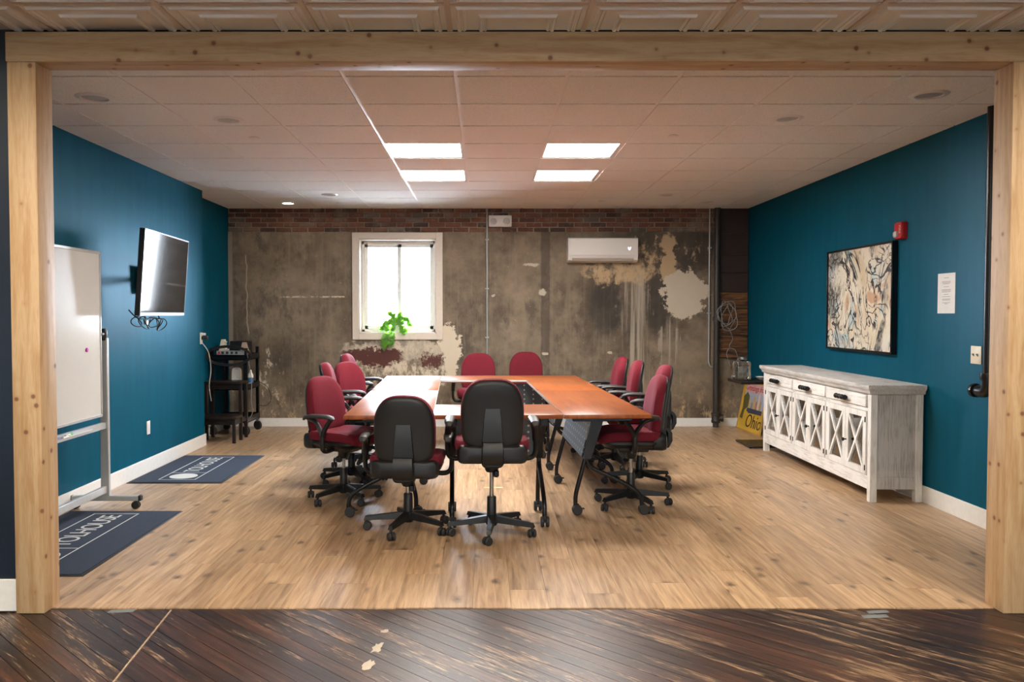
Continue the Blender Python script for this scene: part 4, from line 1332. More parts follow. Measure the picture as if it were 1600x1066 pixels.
# ------------------------------------------------------------------ back wall things
t = thing('air_conditioner', 'white split air conditioner unit high on the plaster wall', 'air conditioner', ((X(885) + X(992)) / 2, YB, Z(411)))
w, h = (X(992) - X(885)) / 2, Z(374) - Z(411)
prof = [(-0.002, 0.0), (-0.12, 0.0), (-0.165, 0.025), (-0.17, 0.045), (-0.19, 0.075), (-0.195, 0.11), (-0.195, h - 0.03), (-0.185, h - 0.006), (-0.165, h), (-0.002, h)]
M_yz = Matrix(((0, 0, 1, 0), (1, 0, 0, 0), (0, 1, 0, 0), (0, 0, 0, 1)))
bm = B(); prism(bm, prof, -w, w, M_yz); obj('housing', bm, OFFWHITE, t, ang=30)
bm = B(); box(bm, -w + 0.012, w - 0.006, -0.202, -0.194, 0.078, h - 0.012, bev=0.003); obj('front_panel', bm, OFFWHITE, t)
bm = B(); hexa(bm, [(-w + 0.05, -0.16, 0.012), (w - 0.05, -0.16, 0.012), (w - 0.05, -0.12, 0.0), (-w + 0.05, -0.12, 0.0), (-w + 0.05, -0.186, 0.040), (w - 0.05, -0.186, 0.040), (w - 0.05, -0.176, 0.046), (-w + 0.05, -0.176, 0.046)])
obj('louver', bm, mat('louver_beige', color=(0.50, 0.45, 0.39), rough=0.4), t, sm=False)
DISP = emis('display_glow', (0.75, 0.82, 1.0), 1.6)
bm = B()
for a, z in ((w - 0.118, 0.17), (w - 0.114, 0.155), (w - 0.105, 0.146), (w - 0.098, 0.158), (w - 0.092, 0.172)):
    box(bm, a - 0.005, a + 0.005, -0.2035, -0.202, z - 0.006, z + 0.006)
obj('display', bm, DISP, t, sm=False)

t = thing('emergency_light', 'white twin-head emergency light on the brick band', 'emergency light', ((X(763.5) + X(799)) / 2, YB, Z(356)))
w, h = (X(799) - X(763.5)) / 2, Z(338.5) - Z(356)
bm = B(); box(bm, -w, w, -0.085, -0.006, 0, h, bev=0.008, seg=2); obj('housing', bm, OFFWHITE, t)
for s in (-1, 1):
    bm = B(); lathe(bm, [(0, 0.0), (0.045, 0.0), (0.048, 0.02), (0.040, 0.024), (0.034, 0.014), (0, 0.012)], 20, place_on((0, -1, -0.12), (s * (w - 0.058), -0.085, h / 2)))
    hd = obj('lamp_head', bm, OFFWHITE, t)
    bm = B(); lathe(bm, [(0, 0.0125), (0.033, 0.0145), (0.0335, 0.0165), (0, 0.0145)], 20, place_on((0, -1, -0.12), (s * (w - 0.058), -0.085, h / 2)))
    obj('lens', bm, LENS, hd)

def conduit(label, pts, straps):
    t = thing('conduit', label, 'conduit', (pts[0][0], YB, pts[-1][2]))
    o = Vector(t.location)
    bm = B(); tube(bm, [Vector(p) - o for p in pts], 0.0105, 10); obj('conduit_tube', bm, CONDUIT, t)
    for z in straps:
        bm = B(); box(bm, -0.024, 0.024, -0.034, -0.001, z - o.z - 0.008, z - o.z + 0.008, bev=0.003); obj('strap', bm, CONDUIT, t)
xc = X(761)
conduit('thin metal conduit running down the plaster beside the emergency light', [(xc, YB - 0.020, CEIL - 0.004), (xc, YB - 0.020, 0.108)], (2.3, 1.7, 1.1))
xc = X(1107)
conduit('thin metal conduit hooking into the iron pipe in the corner', [(xc, YB - 0.020, CEIL - 0.004)] + [tuple(p) for p in spline([(xc, YB - 0.020, 0.90), (xc, YB - 0.020, 0.82), (xc + 0.012, YB - 0.022, 0.765), (xc + 0.045, YB - 0.022, 0.735)])], (2.2, 1.4))

xp = X(1117)
t = thing('iron_pipe', 'dark iron riser pipe with a tee fitting at its foot', 'pipe', (xp, YB - 0.075, 0))
bm = B(); lathe(bm, [(0.036, 0.0), (0.036, CEIL - 0.003)], 20); obj('pipe', bm, PIPE, t)
bm = B(); lathe(bm, [(0.036, 0.05), (0.052, 0.055), (0.056, 0.08), (0.050, 0.09), (0.050, 0.145), (0.057, 0.15), (0.056, 0.178), (0.036, 0.185)], 20)
lathe(bm, [(0.0, 0.0), (0.036, 0.0), (0.036, 0.06), (0.046, 0.062), (0.046, 0.088), (0.02, 0.094), (0, 0.094)], 18, place_on((1, -0.25, 0), (0.0, 0, 0.115)))
obj('tee_fitting', bm, PIPE, t)
bm = B(); lathe(bm, [(0.036, 1.30), (0.047, 1.305), (0.047, 1.35), (0.036, 1.355)], 20); obj('coupling', bm, PIPE, t)

# coil of cable hung by the pipe
t = thing('cable_coil', 'loose coil of grey cable hanging beside the iron pipe', 'cable', (X(1126), YB - 0.135, Z(470)))
rnd = random.Random(4)
for k in range(5):
    bm = B(); pts = []
    rx, rz = rnd.uniform(0.07, 0.11), rnd.uniform(0.13, 0.19)
    cx_, cz_ = rnd.uniform(-0.02, 0.06), -rz - rnd.uniform(0.0, 0.05)
    for q in range(25):
        a = 2 * PI * q / 24 + 1.5
        pts.append((cx_ + rx * math.cos(a) + 0.02 * math.sin(3 * a + k), -0.02 - 0.012 * k + 0.008 * math.sin(2 * a), cz_ + rz * math.sin(a)))
    tube(bm, pts, 0.0042, 6); obj('loop', bm, CABLE_GREY, t)
bm = B(); tube(bm, spline([(0.05, -0.03, -0.33), (0.10, -0.03, -0.46), (0.06, -0.03, -0.56), (0.13, -0.03, -0.60), (0.17, -0.03, -0.72), (0.18, -0.03, -0.86)]), 0.004, 6); obj('loose_end', bm, CABLE_GREY, t)
bm = B(); tube(bm, spline([(0.07, -0.03, -0.56), (0.03, -0.03, -0.64), (0.055, -0.03, -0.74), (0.075, -0.03, -0.80)]), 0.004, 6); obj('loose_end', bm, CABLE_GREY, t)

# trailing plant on the window sill
t = thing('potted_plant', 'small bright green trailing plant on the window sill', 'plant', (X(620), YB + 0.05, wz0 + 0.014))
bm = B(); lathe(bm, [(0, 0), (0.040, 0), (0.055, 0.085), (0.058, 0.09), (0.050, 0.09), (0.046, 0.075), (0, 0.075)], 20); obj('pot', bm, OFFWHITE, t)
def b_leaf(nt, b, tc):
    n = nd(nt, 'TexNoise', Vector=tc, Scale=14.0, Detail=2.0).outputs[0]
    nt.links.new(ramp(nt, n, [(0.35, (0.055, 0.20, 0.025)), (0.65, (0.20, 0.48, 0.06))]), b.inputs['Base Color'])
    b.inputs['Roughness'].default_value = 0.4
    b.inputs['Transmission Weight'].default_value = 0.0
    b.inputs['Subsurface Weight'].default_value = 0.0
    out = [q for q in nt.nodes if q.type == 'OUTPUT_MATERIAL'][0]
    tl = nd(nt, 'BsdfTranslucent', i0=(0.35, 0.65, 0.10))
    ms = nd(nt, 'MixShader', i0=0.45, i1=b.outputs[0], i2=tl.outputs[0])
    nt.links.new(ms.outputs[0], out.inputs[0])
LEAF = mat('leaf_green', b_leaf)
bm, sm_ = B(), B()
rnd = random.Random(11)
vines = [[(0, 0, 0.08), (-0.03, -0.05, 0.16), (-0.10, -0.10, 0.10), (-0.13, -0.12, -0.04), (-0.15, -0.12, -0.17)],
         [(0, 0, 0.08), (-0.02, -0.06, 0.14), (-0.05, -0.11, 0.04), (-0.06, -0.12, -0.10), (-0.08, -0.12, -0.14)],
         [(0, 0, 0.08), (0.04, -0.02, 0.17), (0.12, -0.04, 0.16), (0.17, -0.05, 0.09)],
         [(0, 0, 0.08), (0.02, 0.0, 0.18), (0.05, -0.01, 0.22)],
         [(0, 0, 0.08), (-0.04, -0.02, 0.20), (-0.09, -0.03, 0.24)],
         [(0, 0, 0.08), (0.05, -0.06, 0.12), (0.08, -0.09, 0.04), (0.10, -0.09, 0.01)],
         [(0, 0, 0.08), (-0.07, -0.06, 0.13), (-0.15, -0.08, 0.10), (-0.17, -0.09, 0.03)]]
for v in vines:
    path = spline(v, 7)
    tube(sm_, path, 0.003, 5)
    for p in path[3::1]:
        for _ in range(2):
            s_ = rnd.uniform(0.022, 0.036)
            d = Vector((rnd.uniform(-1, 1), rnd.uniform(-1, 0.1), rnd.uniform(-0.7, 0.5))).normalized()
            M = place_on(Vector((rnd.uniform(-0.5, 0.5), -1, rnd.uniform(-0.1, 0.8))), p + d * 0.022) @ Matrix.Rotation(rnd.uniform(0, 6.28), 4, 'Z')
            pr = [(0, -1.0), (0.55, -0.55), (0.72, 0.05), (0.45, 0.6), (0, 1.15), (-0.45, 0.6), (-0.72, 0.05), (-0.55, -0.55)]
            ctr = bm.verts.new(M @ Vector((0, 0, -0.15 * s_)))
            vs = [bm.verts.new(M @ Vector((a * s_, c * s_, 0.1 * s_ * abs(a)))) for a, c in pr]
            for k in range(8):
                bm.faces.new((ctr, vs[k], vs[(k + 1) % 8]))
o = obj('foliage', bm, LEAF, t); o['kind'] = 'stuff'
obj('stems', sm_, LEAF, t)

# ------------------------------------------------------------------ television
t = thing('television', 'flat black television tilted on a wall arm, reflecting the window', 'television', (-2.535, 6.735, 1.375), 0)
t.rotation_euler = (math.radians(4.2), 0, math.radians(94.2))
w, h = 0.575, 0.635
bm = B(); box(bm, -w, w, 0.002, 0.038, 0, h, bev=0.004); box(bm, -0.33, 0.33, 0.036, 0.07, 0.05, 0.42, bev=0.012); obj('cabinet', bm, BLACK_PLASTIC, t)
bm = B(); box(bm, -w + 0.008, w - 0.008, -0.0015, 0.003, 0.026, h - 0.010); obj('screen', bm, SCREEN, t, sm=False)
bm = B()
for b in ((-w, w, 0.0, 0.022), (-w, w, h - 0.006, h), (-w, -w + 0.005, 0.022, h - 0.006), (w - 0.005, w, 0.022, h - 0.006)):
    box(bm, b[0], b[1], -0.004, 0.003, b[2], b[3], bev=0.001)
obj('bezel', bm, mat('grey_bezel', color=(0.14, 0.14, 0.15), rough=0.3, metal=0.5), t)
bm = B()
box(bm, -0.17, -0.13, 0.069, 0.085, 0.08, 0.48); box(bm, 0.13, 0.17, 0.069, 0.085, 0.08, 0.48); box(bm, -0.17, 0.17, 0.083, 0.10, 0.22, 0.30)
tube(bm, [(0.0, 0.10, 0.26), (0.36, 0.16, 0.27), (0.60, 0.35, 0.285)], 0.022, 8)
box(bm, 0.52, 0.72, 0.345, 0.362, 0.16, 0.40, bev=0.003)
obj('wall_arm', bm, BLACK_METAL, t)
t = thing('tv_cables', 'tangle of black cables hanging beneath the television', 'cable', (-2.62, 6.55, 1.36))
rnd = random.Random(3)
for k, (dy, rr, dz) in enumerate(((-0.12, 0.05, -0.03), (0.02, 0.06, -0.04), (0.09, 0.055, -0.045), (0.30, 0.055, -0.055), (0.36, 0.06, -0.06), (0.20, 0.05, -0.04))):
    bm = B(); pts = []
    for q in range(22):
        a = 2 * PI * q / 20 + PI / 2
        pts.append((0.02 * math.sin(a * 1.5 + k), dy + rr * math.cos(a) * 1.25, dz + rr * math.sin(a) * 0.8 + 0.004 * q / 20))
    tube(bm, pts, 0.0042, 6); obj('loop', bm, RUBBER, t)
bm = B(); tube(bm, spline([(-0.05, -0.15, 0.06), (0.0, -0.12, 0.0), (0.01, 0.05, -0.01), (0.0, 0.2, 0.0), (0.0, 0.32, -0.005), (-0.05, 0.36, 0.06)]), 0.005, 6); obj('run', bm, RUBBER, t)
bm = B(); box(bm, -0.012, 0.012, 0.03, 0.07, -0.055, -0.02, bev=0.003); obj('plug', bm, OFFWHITE, t)

# ------------------------------------------------------------------ rolling whiteboard
WBX, WY0, WY1 = -2.70, 4.30, 6.03
t = thing('rolling_whiteboard', 'large whiteboard on a grey wheeled stand against the teal wall', 'whiteboard', (WBX, (WY0 + WY1) / 2, 0))
hl = (WY1 - WY0) / 2
bm = B(); box(bm, -0.008, 0.008, -hl + 0.06, hl - 0.06, 0.675, 1.815); obj('board', bm, BOARD_WHITE, t, sm=False)
bm = B()
for b in ((-hl + 0.045, hl - 0.045, 0.665, 0.685), (-hl + 0.045, hl - 0.045, 1.805, 1.825), (-hl + 0.045, -hl + 0.062, 0.685, 1.805), (hl - 0.062, hl - 0.045, 0.685, 1.805)):
    box(bm, -0.013, 0.013, b[0], b[1], b[2], b[3], bev=0.003)
obj('board_frame', bm, GREY_METAL, t)
for s in (-1, 1):
    y = s * (hl + 0.012)
    bm = B(); box(bm, -0.030, 0.030, y - 0.016, y + 0.016, 0.075, 1.22, bev=0.005); obj('post', bm, GREY_METAL, t)
    bm = B(); pillow(bm, rrect(0.05, 0.05, 0.022, 5), [(0.8, 1.20), (1.0, 1.205), (1.0, 1.25), (0.95, 1.27), (0.6, 1.285)], lambda u, v, d: Vector((u, v + y, d)))
    tube(bm, [(0, y - s * 0.06, 1.245), (0, y + s * 0.03, 1.245)], 0.018, 12)
    obj('pivot_knob', bm, BLACK_PLASTIC, t)
    bm = B(); box(bm, -0.245, 0.245, y - 0.02, y + 0.02, 0.058, 0.095, bev=0.006); ft = obj('foot', bm, GREY_METAL, t)
    for q in (-1, 1):
        bm = B()
        box(bm, q * 0.245 - 0.012, q * 0.245 + 0.012, y - 0.021, y + 0.021, 0.057, 0.097, bev=0.006)
        for e in (-0.013, 0.013):
            lathe(bm, [(0, -0.009), (0.022, -0.009), (0.028, -0.004), (0.028, 0.004), (0.022, 0.009), (0, 0.009)], 16, place_on((0, 1, 0), (q * 0.215, y + e, 0.028)))
        box(bm, q * 0.215 - 0.010, q * 0.215 + 0.010, y - 0.006, y + 0.006, 0.025, 0.06)
        obj('caster', bm, RUBBER, ft)
bm = B(); box(bm, -0.014, 0.014, -hl, hl, 0.575, 0.62, bev=0.003); box(bm, 0.012, 0.07, -hl + 0.25, hl - 0.22, 0.592, 0.598); box(bm, 0.066, 0.07, -hl + 0.25, hl - 0.22, 0.598, 0.61)
obj('pen_tray', bm, GREY_METAL, t)
bm = B(); box(bm, -0.014, 0.014, -hl, hl, 0.115, 0.165, bev=0.003); obj('crossbar', bm, GREY_METAL, t)
bm = B(); lathe(bm, [(0, 0), (0.013, 0), (0.015, 0.006), (0.010, 0.010), (0, 0.010)], 16, place_on((1, 0, 0)))
o = obj('magnet', bm, mat('magenta_plastic', color=(0.55, 0.02, 0.40), rough=0.4), None, (WBX + 0.008, 5.76, 1.145)); tag(o, 'small magenta magnet on the whiteboard', 'magnet')
for k, (y, c, nm, lb) in enumerate(((5.20, (0.60, 0.10, 0.18), 'pink', 'pink marker pen lying on the whiteboard tray'), (5.26, (0.03, 0.05, 0.30), 'blue', 'blue marker pen lying on the whiteboard tray'),
                                    (5.38, (0.55, 0.48, 0.05), 'yellow', 'yellow marker pen lying on the whiteboard tray'), (5.46, (0.05, 0.45, 0.15), 'green', 'green marker pen lying on the whiteboard tray'))):
    p = thing('marker_pen', lb, 'marker', (WBX + 0.026 + 0.013 * (k % 3), y, 0.6065 + (0.004 if k == 3 else 0)), 0.08 * (k - 1.5), 'marker pens on the tray')
    bm = B(); tube(bm, [(0, -0.055, 0), (0, 0.02, 0)], 0.0085, 12); obj('barrel', bm, OFFWHITE, p)
    bm = B(); tube(bm, [(0, 0.018, 0), (0, 0.06, 0), (0, 0.064, 0)], [0.0095, 0.009, 0.006], 12); obj('cap', bm, mat(nm + '_cap', color=c, rough=0.4), p)

# ------------------------------------------------------------------ floor mats
def floor_mat(label, x0, x1, y0, y1, rz, s0, sd, s1):
    cx_, cy_ = (x0 + x1) / 2, (y0 + y1) / 2
    t = thing('floor_mat', label, 'floor mat', (cx_, cy_, 0), rz, 'navy lettered floor mats')
    w, l = (x1 - x0) / 2, (y1 - y0) / 2
    bm = B(); box(bm, -w, w, -l, l, 0.0, 0.005, bev=0.002); obj('rubber_edge', bm, RUBBER, t)
    bm = B(); box(bm, -w + 0.018, w - 0.018, -l + 0.018, l - 0.018, 0.004, 0.0085, bev=0.002); obj('pile', bm, MAT_PILE, t)
    zz = (0.0085, 0.0095)
    a, c, lw = x0 + 0.215 - cx_, x0 + 0.525 - cx_, 0.004
    q0, qd, q1 = s0 - cy_, sd - cy_, s1 - cy_
    bm = B()
    for b in ((a, c, q0, q0 + lw * 2), (a, c, q1 - lw * 2, q1), (a, c, qd - lw, qd + lw), (a, a + lw * 2, q0, q1), (c - lw * 2, c, q0, q1)):
        box(bm, b[0], b[1], b[2], b[3], *zz)
    obj('printed_border', bm, MAT_PRINT, t, sm=False)
    bm = B(); lathe(bm, [(0, zz[0]), (0.115, zz[0]), (0.115, zz[1]), (0, zz[1])], 32, Matrix.Translation(((a + c) / 2 + 0.005, (q0 + qd) / 2, 0)))
    obj('printed_disc', bm, MAT_PRINT, t, sm=False)
    me = text_mesh('TOLHOUSE', 0.20, 0.0005, 0, 0.9)
    wid = max(v.co.x for v in me.vertices) - min(v.co.x for v in me.vertices)
    me.materials.append(MAT_PRINT)
    o = obj('lettering', me, None, t, ((a + c) / 2 - 0.0, (qd + q1) / 2, 0.009), (0, 0, PI / 2))
    k = (q1 - qd - 0.09) / wid
    o.scale = (k, 0.95, 1)
floor_mat('navy lettered mat lying beneath the television, white disc showing', -2.935, -2.15, 6.94, 8.30, 0.0, 7.06, 7.37, 8.19)
floor_mat('navy lettered mat beside the pine post, under the whiteboard foot', -2.91, -2.12, 4.46, 5.95, 0.0, 4.62, 4.98, 5.85)

# ------------------------------------------------------------------ corner with cart and step stool
CX0, CX1, CY0, CY1 = -3.125, -2.70, 9.68, 10.22
t = thing('utility_cart', 'black metal utility cart with three shelves in the corner', 'cart', ((CX0 + CX1) / 2, (CY0 + CY1) / 2, 0))
w, d = (CX1 - CX0) / 2, (CY1 - CY0) / 2
for sx in (-1, 1):
    for sy in (-1, 1):
        bm = B()
        xx, yy = sx * (w - 0.004), sy * (d - 0.004)
        box(bm, min(xx, xx - sx * 0.042), max(xx, xx - sx * 0.042), min(yy, yy - sy * 0.004), max(yy, yy - sy * 0.004), 0.13, 1.0)
        box(bm, min(xx, xx - sx * 0.004), max(xx, xx - sx * 0.004), min(yy, yy - sy * 0.042), max(yy, yy - sy * 0.042), 0.13, 1.0)
        for z in (0.20, 0.24, 0.35, 0.43, 0.50, 0.58, 0.66, 0.74, 0.82):
            box(bm, xx - sx * 0.026, xx - sx * 0.016, yy + sy * 0.0002, yy + sy * 0.003, z, z + 0.010)
        obj('leg', bm, BLACK_METAL, t, sm=False)
        bm = B(); lathe(bm, [(0, -0.014), (0.05, -0.014), (0.056, -0.008), (0.056, 0.008), (0.05, 0.014), (0, 0.014)], 20, place_on((0.45, 1, 0), (xx - sx * 0.02, yy - sy * 0.01, 0.056)))
        cst = obj('caster', bm, RUBBER, t)
        bm = B(); box(bm, xx - sx * 0.02 - 0.02, xx - sx * 0.02 + 0.02, yy - sy * 0.01 - 0.018, yy - sy * 0.01 + 0.018, 0.10, 0.132, bev=0.004); obj('caster_fork', bm, STEEL, cst)
for z in (0.15, 0.525, 0.865):
    bm = B(); box(bm, -w, w, -d, d, z, z + 0.006)
    for b in ((-w, w, -d, -d + 0.005), (-w, w, d - 0.005, d), (-w, -w + 0.005, -d, d), (w - 0.005, w, -d, d)):
        box(bm, b[0], b[1], b[2], b[3], z - 0.004, z + 0.062)
    obj('shelf', bm, BLACK_METAL, t, sm=False)
cl = Vector(t.location)
SH = 0.872
t = thing('power_strip', 'grey power strip with sockets on the front of the cart top', 'power strip', (cl.x + 0.03, cl.y - d - 0.018, SH + 0.075))
bm = B(); box(bm, -0.155, 0.155, -0.015, 0.016, -0.022, 0.026, bev=0.004); obj('housing', bm, mat('strip_grey', color=(0.30, 0.33, 0.35), rough=0.4), t)
for k in range(4):
    bm = B(); box(bm, -0.098 + k * 0.052, -0.07 + k * 0.052, -0.0165, -0.014, -0.012, 0.016); obj('socket', bm, RUBBER, t, sm=False)
bm = B(); box(bm, -0.135, -0.112, -0.019, -0.014, -0.012, 0.016); obj('switch', bm, ALARM_RED, t, sm=False)
bm = B()
for rr, off in ((0.0, 0), (0.012, 0.01), (0.02, -0.012)):
    tube(bm, [(0.0 + (0.235 + rr) * math.cos(2 * PI * q / 30), -0.010 + 0.006 * math.sin(q) + off * 0.5, -0.01 + (0.095 + rr) * math.sin(2 * PI * q / 30)) for q in range(31)], 0.006, 6)
o = obj('cable_loop', bm, RUBBER, None, (cl.x + 0.02, cl.y - d - 0.045, SH + 0.055)); tag(o, 'black cable loop wound around the power strip', 'cable')
bm = B(); box(bm, -0.105, 0.105, -0.10, 0.10, 0, 0.20, bev=0.006); box(bm, -0.09, 0.09, -0.104, -0.10, 0.02, 0.05)
o = obj('projector_case', bm, BLACK_PLASTIC, None, (cl.x + 0.04, cl.y + 0.10, SH)); tag(o, 'black box sitting on the cart top', 'box')
t = thing('parts_carton', 'orange and white small carton on the corner of the cart', 'carton', (cl.x + w - 0.085, cl.y - 0.11, SH))
bm = B(); box(bm, -0.055, 0.065, -0.05, 0.05, 0, 0.09); obj('carton_body', bm, mat('orange_card', color=(0.55, 0.20, 0.06), rough=0.6), t, sm=False)
bm = B(); box(bm, -0.030, 0.03, -0.052, -0.0501, 0.025, 0.08); obj('sticker', bm, mat('blue_white_sticker', color=(0.55, 0.62, 0.72), rough=0.5), t, sm=False)
bm = B(); hexa(bm, [(-0.03, -0.03, 0.09), (0.06, -0.03, 0.09), (0.06, 0.03, 0.09), (-0.03, 0.03, 0.09), (-0.01, -0.01, 0.19), (0.035, -0.01, 0.19), (0.035, 0.01, 0.19), (-0.01, 0.01, 0.19)]); obj('clear_bag', bm, mat('cloudy_bag', color=(0.40, 0.30, 0.22), rough=0.3), t, sm=False)
t = thing('desk_organizer', 'cream stepped organizer standing at the back of the cart', 'organizer', (cl.x - 0.14, cl.y + 0.0, SH))
bm = B(); prism(bm, [(-0.06, 0), (0.06, 0), (0.02, 0.22), (-0.01, 0.22)], -0.04, 0.04, Matrix(((1, 0, 0, 0), (0, 0, -1, 0), (0, 1, 0, 0), (0, 0, 0, 1)))); obj('holder', bm, IVORY, t, sm=False)
for k in range(4):
    bm = B(); box(bm, 0.0, 0.075 - 0.012 * k, -0.035, 0.035, 0.05 + 0.045 * k, 0.062 + 0.045 * k); obj('divider', bm, OFFWHITE, t, sm=False)
t = thing('wifi_router', 'white upright router on the middle shelf of the cart', 'router', (cl.x + 0.06, cl.y - 0.16, 0.532))
bm = B(); pillow(bm, rrect(0.10, 0.24, 0.035, 5), [(0.9, -0.035), (1.0, -0.025), (1.0, 0.025), (0.9, 0.035)], lambda u, v, dd: Vector((u, dd, v + 0.12))); obj('housing', bm, OFFWHITE, t)
bm = B(); box(bm, -0.045, 0.045, -0.045, 0.045, 0.0, 0.008, bev=0.002); obj('stand', bm, OFFWHITE, t)
t = thing('spray_bottle', 'white bottle with blue label on the middle cart shelf', 'bottle', (cl.x + w - 0.05, cl.y + 0.05, 0.532))
bm = B(); lathe(bm, [(0, 0), (0.032, 0), (0.034, 0.01), (0.034, 0.14), (0.015, 0.17), (0.012, 0.20), (0, 0.20)], 18); obj('bottle_body', bm, OFFWHITE, t)
bm = B(); lathe(bm, [(0.0345, 0.05), (0.0345, 0.11)], 18); obj('bottle_label', bm, mat('blue_label', color=(0.03, 0.14, 0.32), rough=0.5), t)
for nm, pts, m, lb in (('hanging_cord', [(cl.x + w + 0.004, cl.y - d - 0.02, 0.95), (cl.x + w + 0.035, cl.y - d - 0.03, 0.80), (cl.x + w + 0.05, cl.y - d + 0.0, 0.62), (cl.x + w + 0.045, cl.y - d, 0.40), (cl.x + w + 0.06, cl.y - d, 0.28), (cl.x + w + 0.02, cl.y - d + 0.03, 0.20)], CABLE_GREY, 'grey cord hanging down the front corner of the cart'),
                       ('looped_cord', [(cl.x + w, cl.y + 0.15, 0.60), (cl.x + w + 0.12, cl.y + 0.16, 0.52), (cl.x + w + 0.16, cl.y + 0.17, 0.38), (cl.x + w + 0.10, cl.y + 0.17, 0.30), (cl.x + w + 0.01, cl.y + 0.15, 0.31)], RUBBER, 'thin black cord looping out beside the cart'),
                       ('white_cord', [(XL + 0.012, YBUMP - 0.07, 1.08), (XL + 0.04, YBUMP + 0.03, 0.98), (XL + 0.05, YBUMP + 0.07, 0.80), (XL + 0.015, YBUMP + 0.12, 0.62), (XL + 0.01, YBUMP + 0.2, 0.45)], OFFWHITE, 'white cord running down from the plugged wall outlet')):
    bm = B(); tube(bm, spline(pts, 8), 0.0045, 6); o = obj(nm, bm, m); tag(o, lb, 'cord')
t = wall_plate('plugged_outlet', 'white outlet with black plug at the end of the teal wall', 'outlet', (XL, YBUMP - 0.09, 1.135), PI / 2, 0.075, 0.12, OFFWHITE, 'outlet')
bm = B(); box(bm, -0.018, 0.022, -0.075, -0.009, -0.015, 0.022, bev=0.006); obj('plug', bm, RUBBER, t)
bm = B(); box(bm, 0.0, 0.03, -0.045, -0.009, 0.03, 0.055, bev=0.004); obj('adapter', bm, OFFWHITE, t)

SX0, SX1, SY0, SY1 = -3.09, -2.655, 9.06, 9.60
t = thing('step_stool', 'dark wooden two-step stool standing before the cart', 'step stool', ((SX0 + SX1) / 2, (SY0 + SY1) / 2, 0))
w, d = (SX1 - SX0) / 2, (SY1 - SY0) / 2
bm = B(); pillow(bm, rrect(2 * w, 0.27, 0.03, 4), [(0.97, -0.014), (1.0, -0.008), (1.0, 0.008), (0.97, 0.014)], lambda u, v, dd: Vector((u, v + d - 0.135, 0.63 + dd))); obj('top_step', bm, DARKWOOD, t)
bm = B(); pillow(bm, rrect(2 * w, 0.30, 0.03, 4), [(0.97, -0.018), (1.0, -0.010), (1.0, 0.010), (0.97, 0.018)], lambda u, v, dd: Vector((u, v - d + 0.15, 0.275 + dd))); obj('lower_step', bm, DARKWOOD, t)
for sx in (-1, 1):
    for (yy, zt) in ((-d + 0.045, 0.26), (d - 0.24, 0.62), (d - 0.03, 0.62)):
        bm = B(); box(bm, sx * (w - 0.03) - 0.017, sx * (w - 0.03) + 0.017, yy - 0.017, yy + 0.017, 0, zt, bev=0.003); obj('leg', bm, DARKWOOD, t)
    bm = B(); box(bm, sx * (w - 0.03) - 0.009, sx * (w - 0.03) + 0.009, -d + 0.05, d - 0.03, 0.195, 0.25); obj('apron', bm, DARKWOOD, t)
for yy in (-d + 0.045, d - 0.24):
    bm = B(); z = 0.2 if yy < -0.1 else 0.56
    box(bm, -w + 0.03, w - 0.03, yy - 0.008, yy + 0.008, z, z + 0.05); obj('rail', bm, DARKWOOD, t)

# ------------------------------------------------------------------ side table, jar and print by the sideboard
t = thing('side_table', 'small dark C-shaped side table beyond the sideboard', 'side table', (2.93, 9.02, 0))
bm = B(); box(bm, -0.28, 0.27, -0.24, 0.26, 0.660, 0.690, bev=0.004); obj('tabletop', bm, DARKWOOD, t)
bm = B(); box(bm, -0.20, 0.27, -0.27, 0.22, 0.008, 0.022, bev=0.003); obj('base_plate', bm, BLACK_METAL, t)
bm = B()
for xx, yy in ((-0.18, -0.25), (-0.18, 0.20), (0.25, -0.25), (0.25, 0.20)):
    lathe(bm, [(0, 0), (0.014, 0), (0.014, 0.010), (0, 0.010)], 12, Matrix.Translation((xx, yy, 0)))
obj('foot_pad', bm, RUBBER, t)
bm = B(); box(bm, 0.0, 0.05, -0.22, -0.18, 0.02, 0.665, bev=0.003); obj('upright', bm, BLACK_METAL, t)
t = thing('drink_jar', 'square glass water jar with metal lid on the side table', 'jar', (2.745, 9.08, 0.690))
bm = B()
o_ = rrect(0.165, 0.165, 0.03, 5)
pillow(bm, o_, [(0.92, 0.0), (1.0, 0.012), (1.0, 0.165), (0.92, 0.192), (0.52, 0.206), (0.52, 0.222)], lambda u, v, d: Vector((u, v, d + 0.0005)))
obj('glass_body', bm, JAR_GLASS, t)
bm = B(); pillow(bm, o_, [(0.90, 0.008), (0.965, 0.016), (0.965, 0.145)], lambda u, v, d: Vector((u, v, d)))
obj('water', bm, mat('jar_water', b_glass((0.93, 0.975, 0.98), 2.0)), t)
bm = B(); lathe(bm, [(0, 0.243), (0.040, 0.243), (0.047, 0.238), (0.047, 0.220), (0.040, 0.219)], 24); obj('lid', bm, STEEL, t)
bm = B(); tube(bm, [(-0.08, -0.01, 0.03), (-0.115, -0.014, 0.03)], 0.010, 10); tube(bm, [(-0.108, -0.013, 0.048), (-0.108, -0.013, 0.012)], 0.007, 8); obj('tap', bm, STEEL, t)
bm = B(); lathe(bm, [(0, 0), (0.03, 0), (0.06, 0.016), (0.085, 0.040), (0.082, 0.040), (0.055, 0.020), (0, 0.006)], 24)
o = obj('dish', bm, DISH, None, (2.93, 8.93, 0.6905)); tag(o, 'shallow white dish on the side table next to the sideboard', 'dish')

# the framed Ohio print leans on the right wall
t = thing('framed_print', 'yellow Ohio travel print in a thin frame leaning on the wall', 'print', (3.105, 10.02, 0.0))
t.rotation_euler = (math.radians(-11), 0, math.radians(-90 + 4))
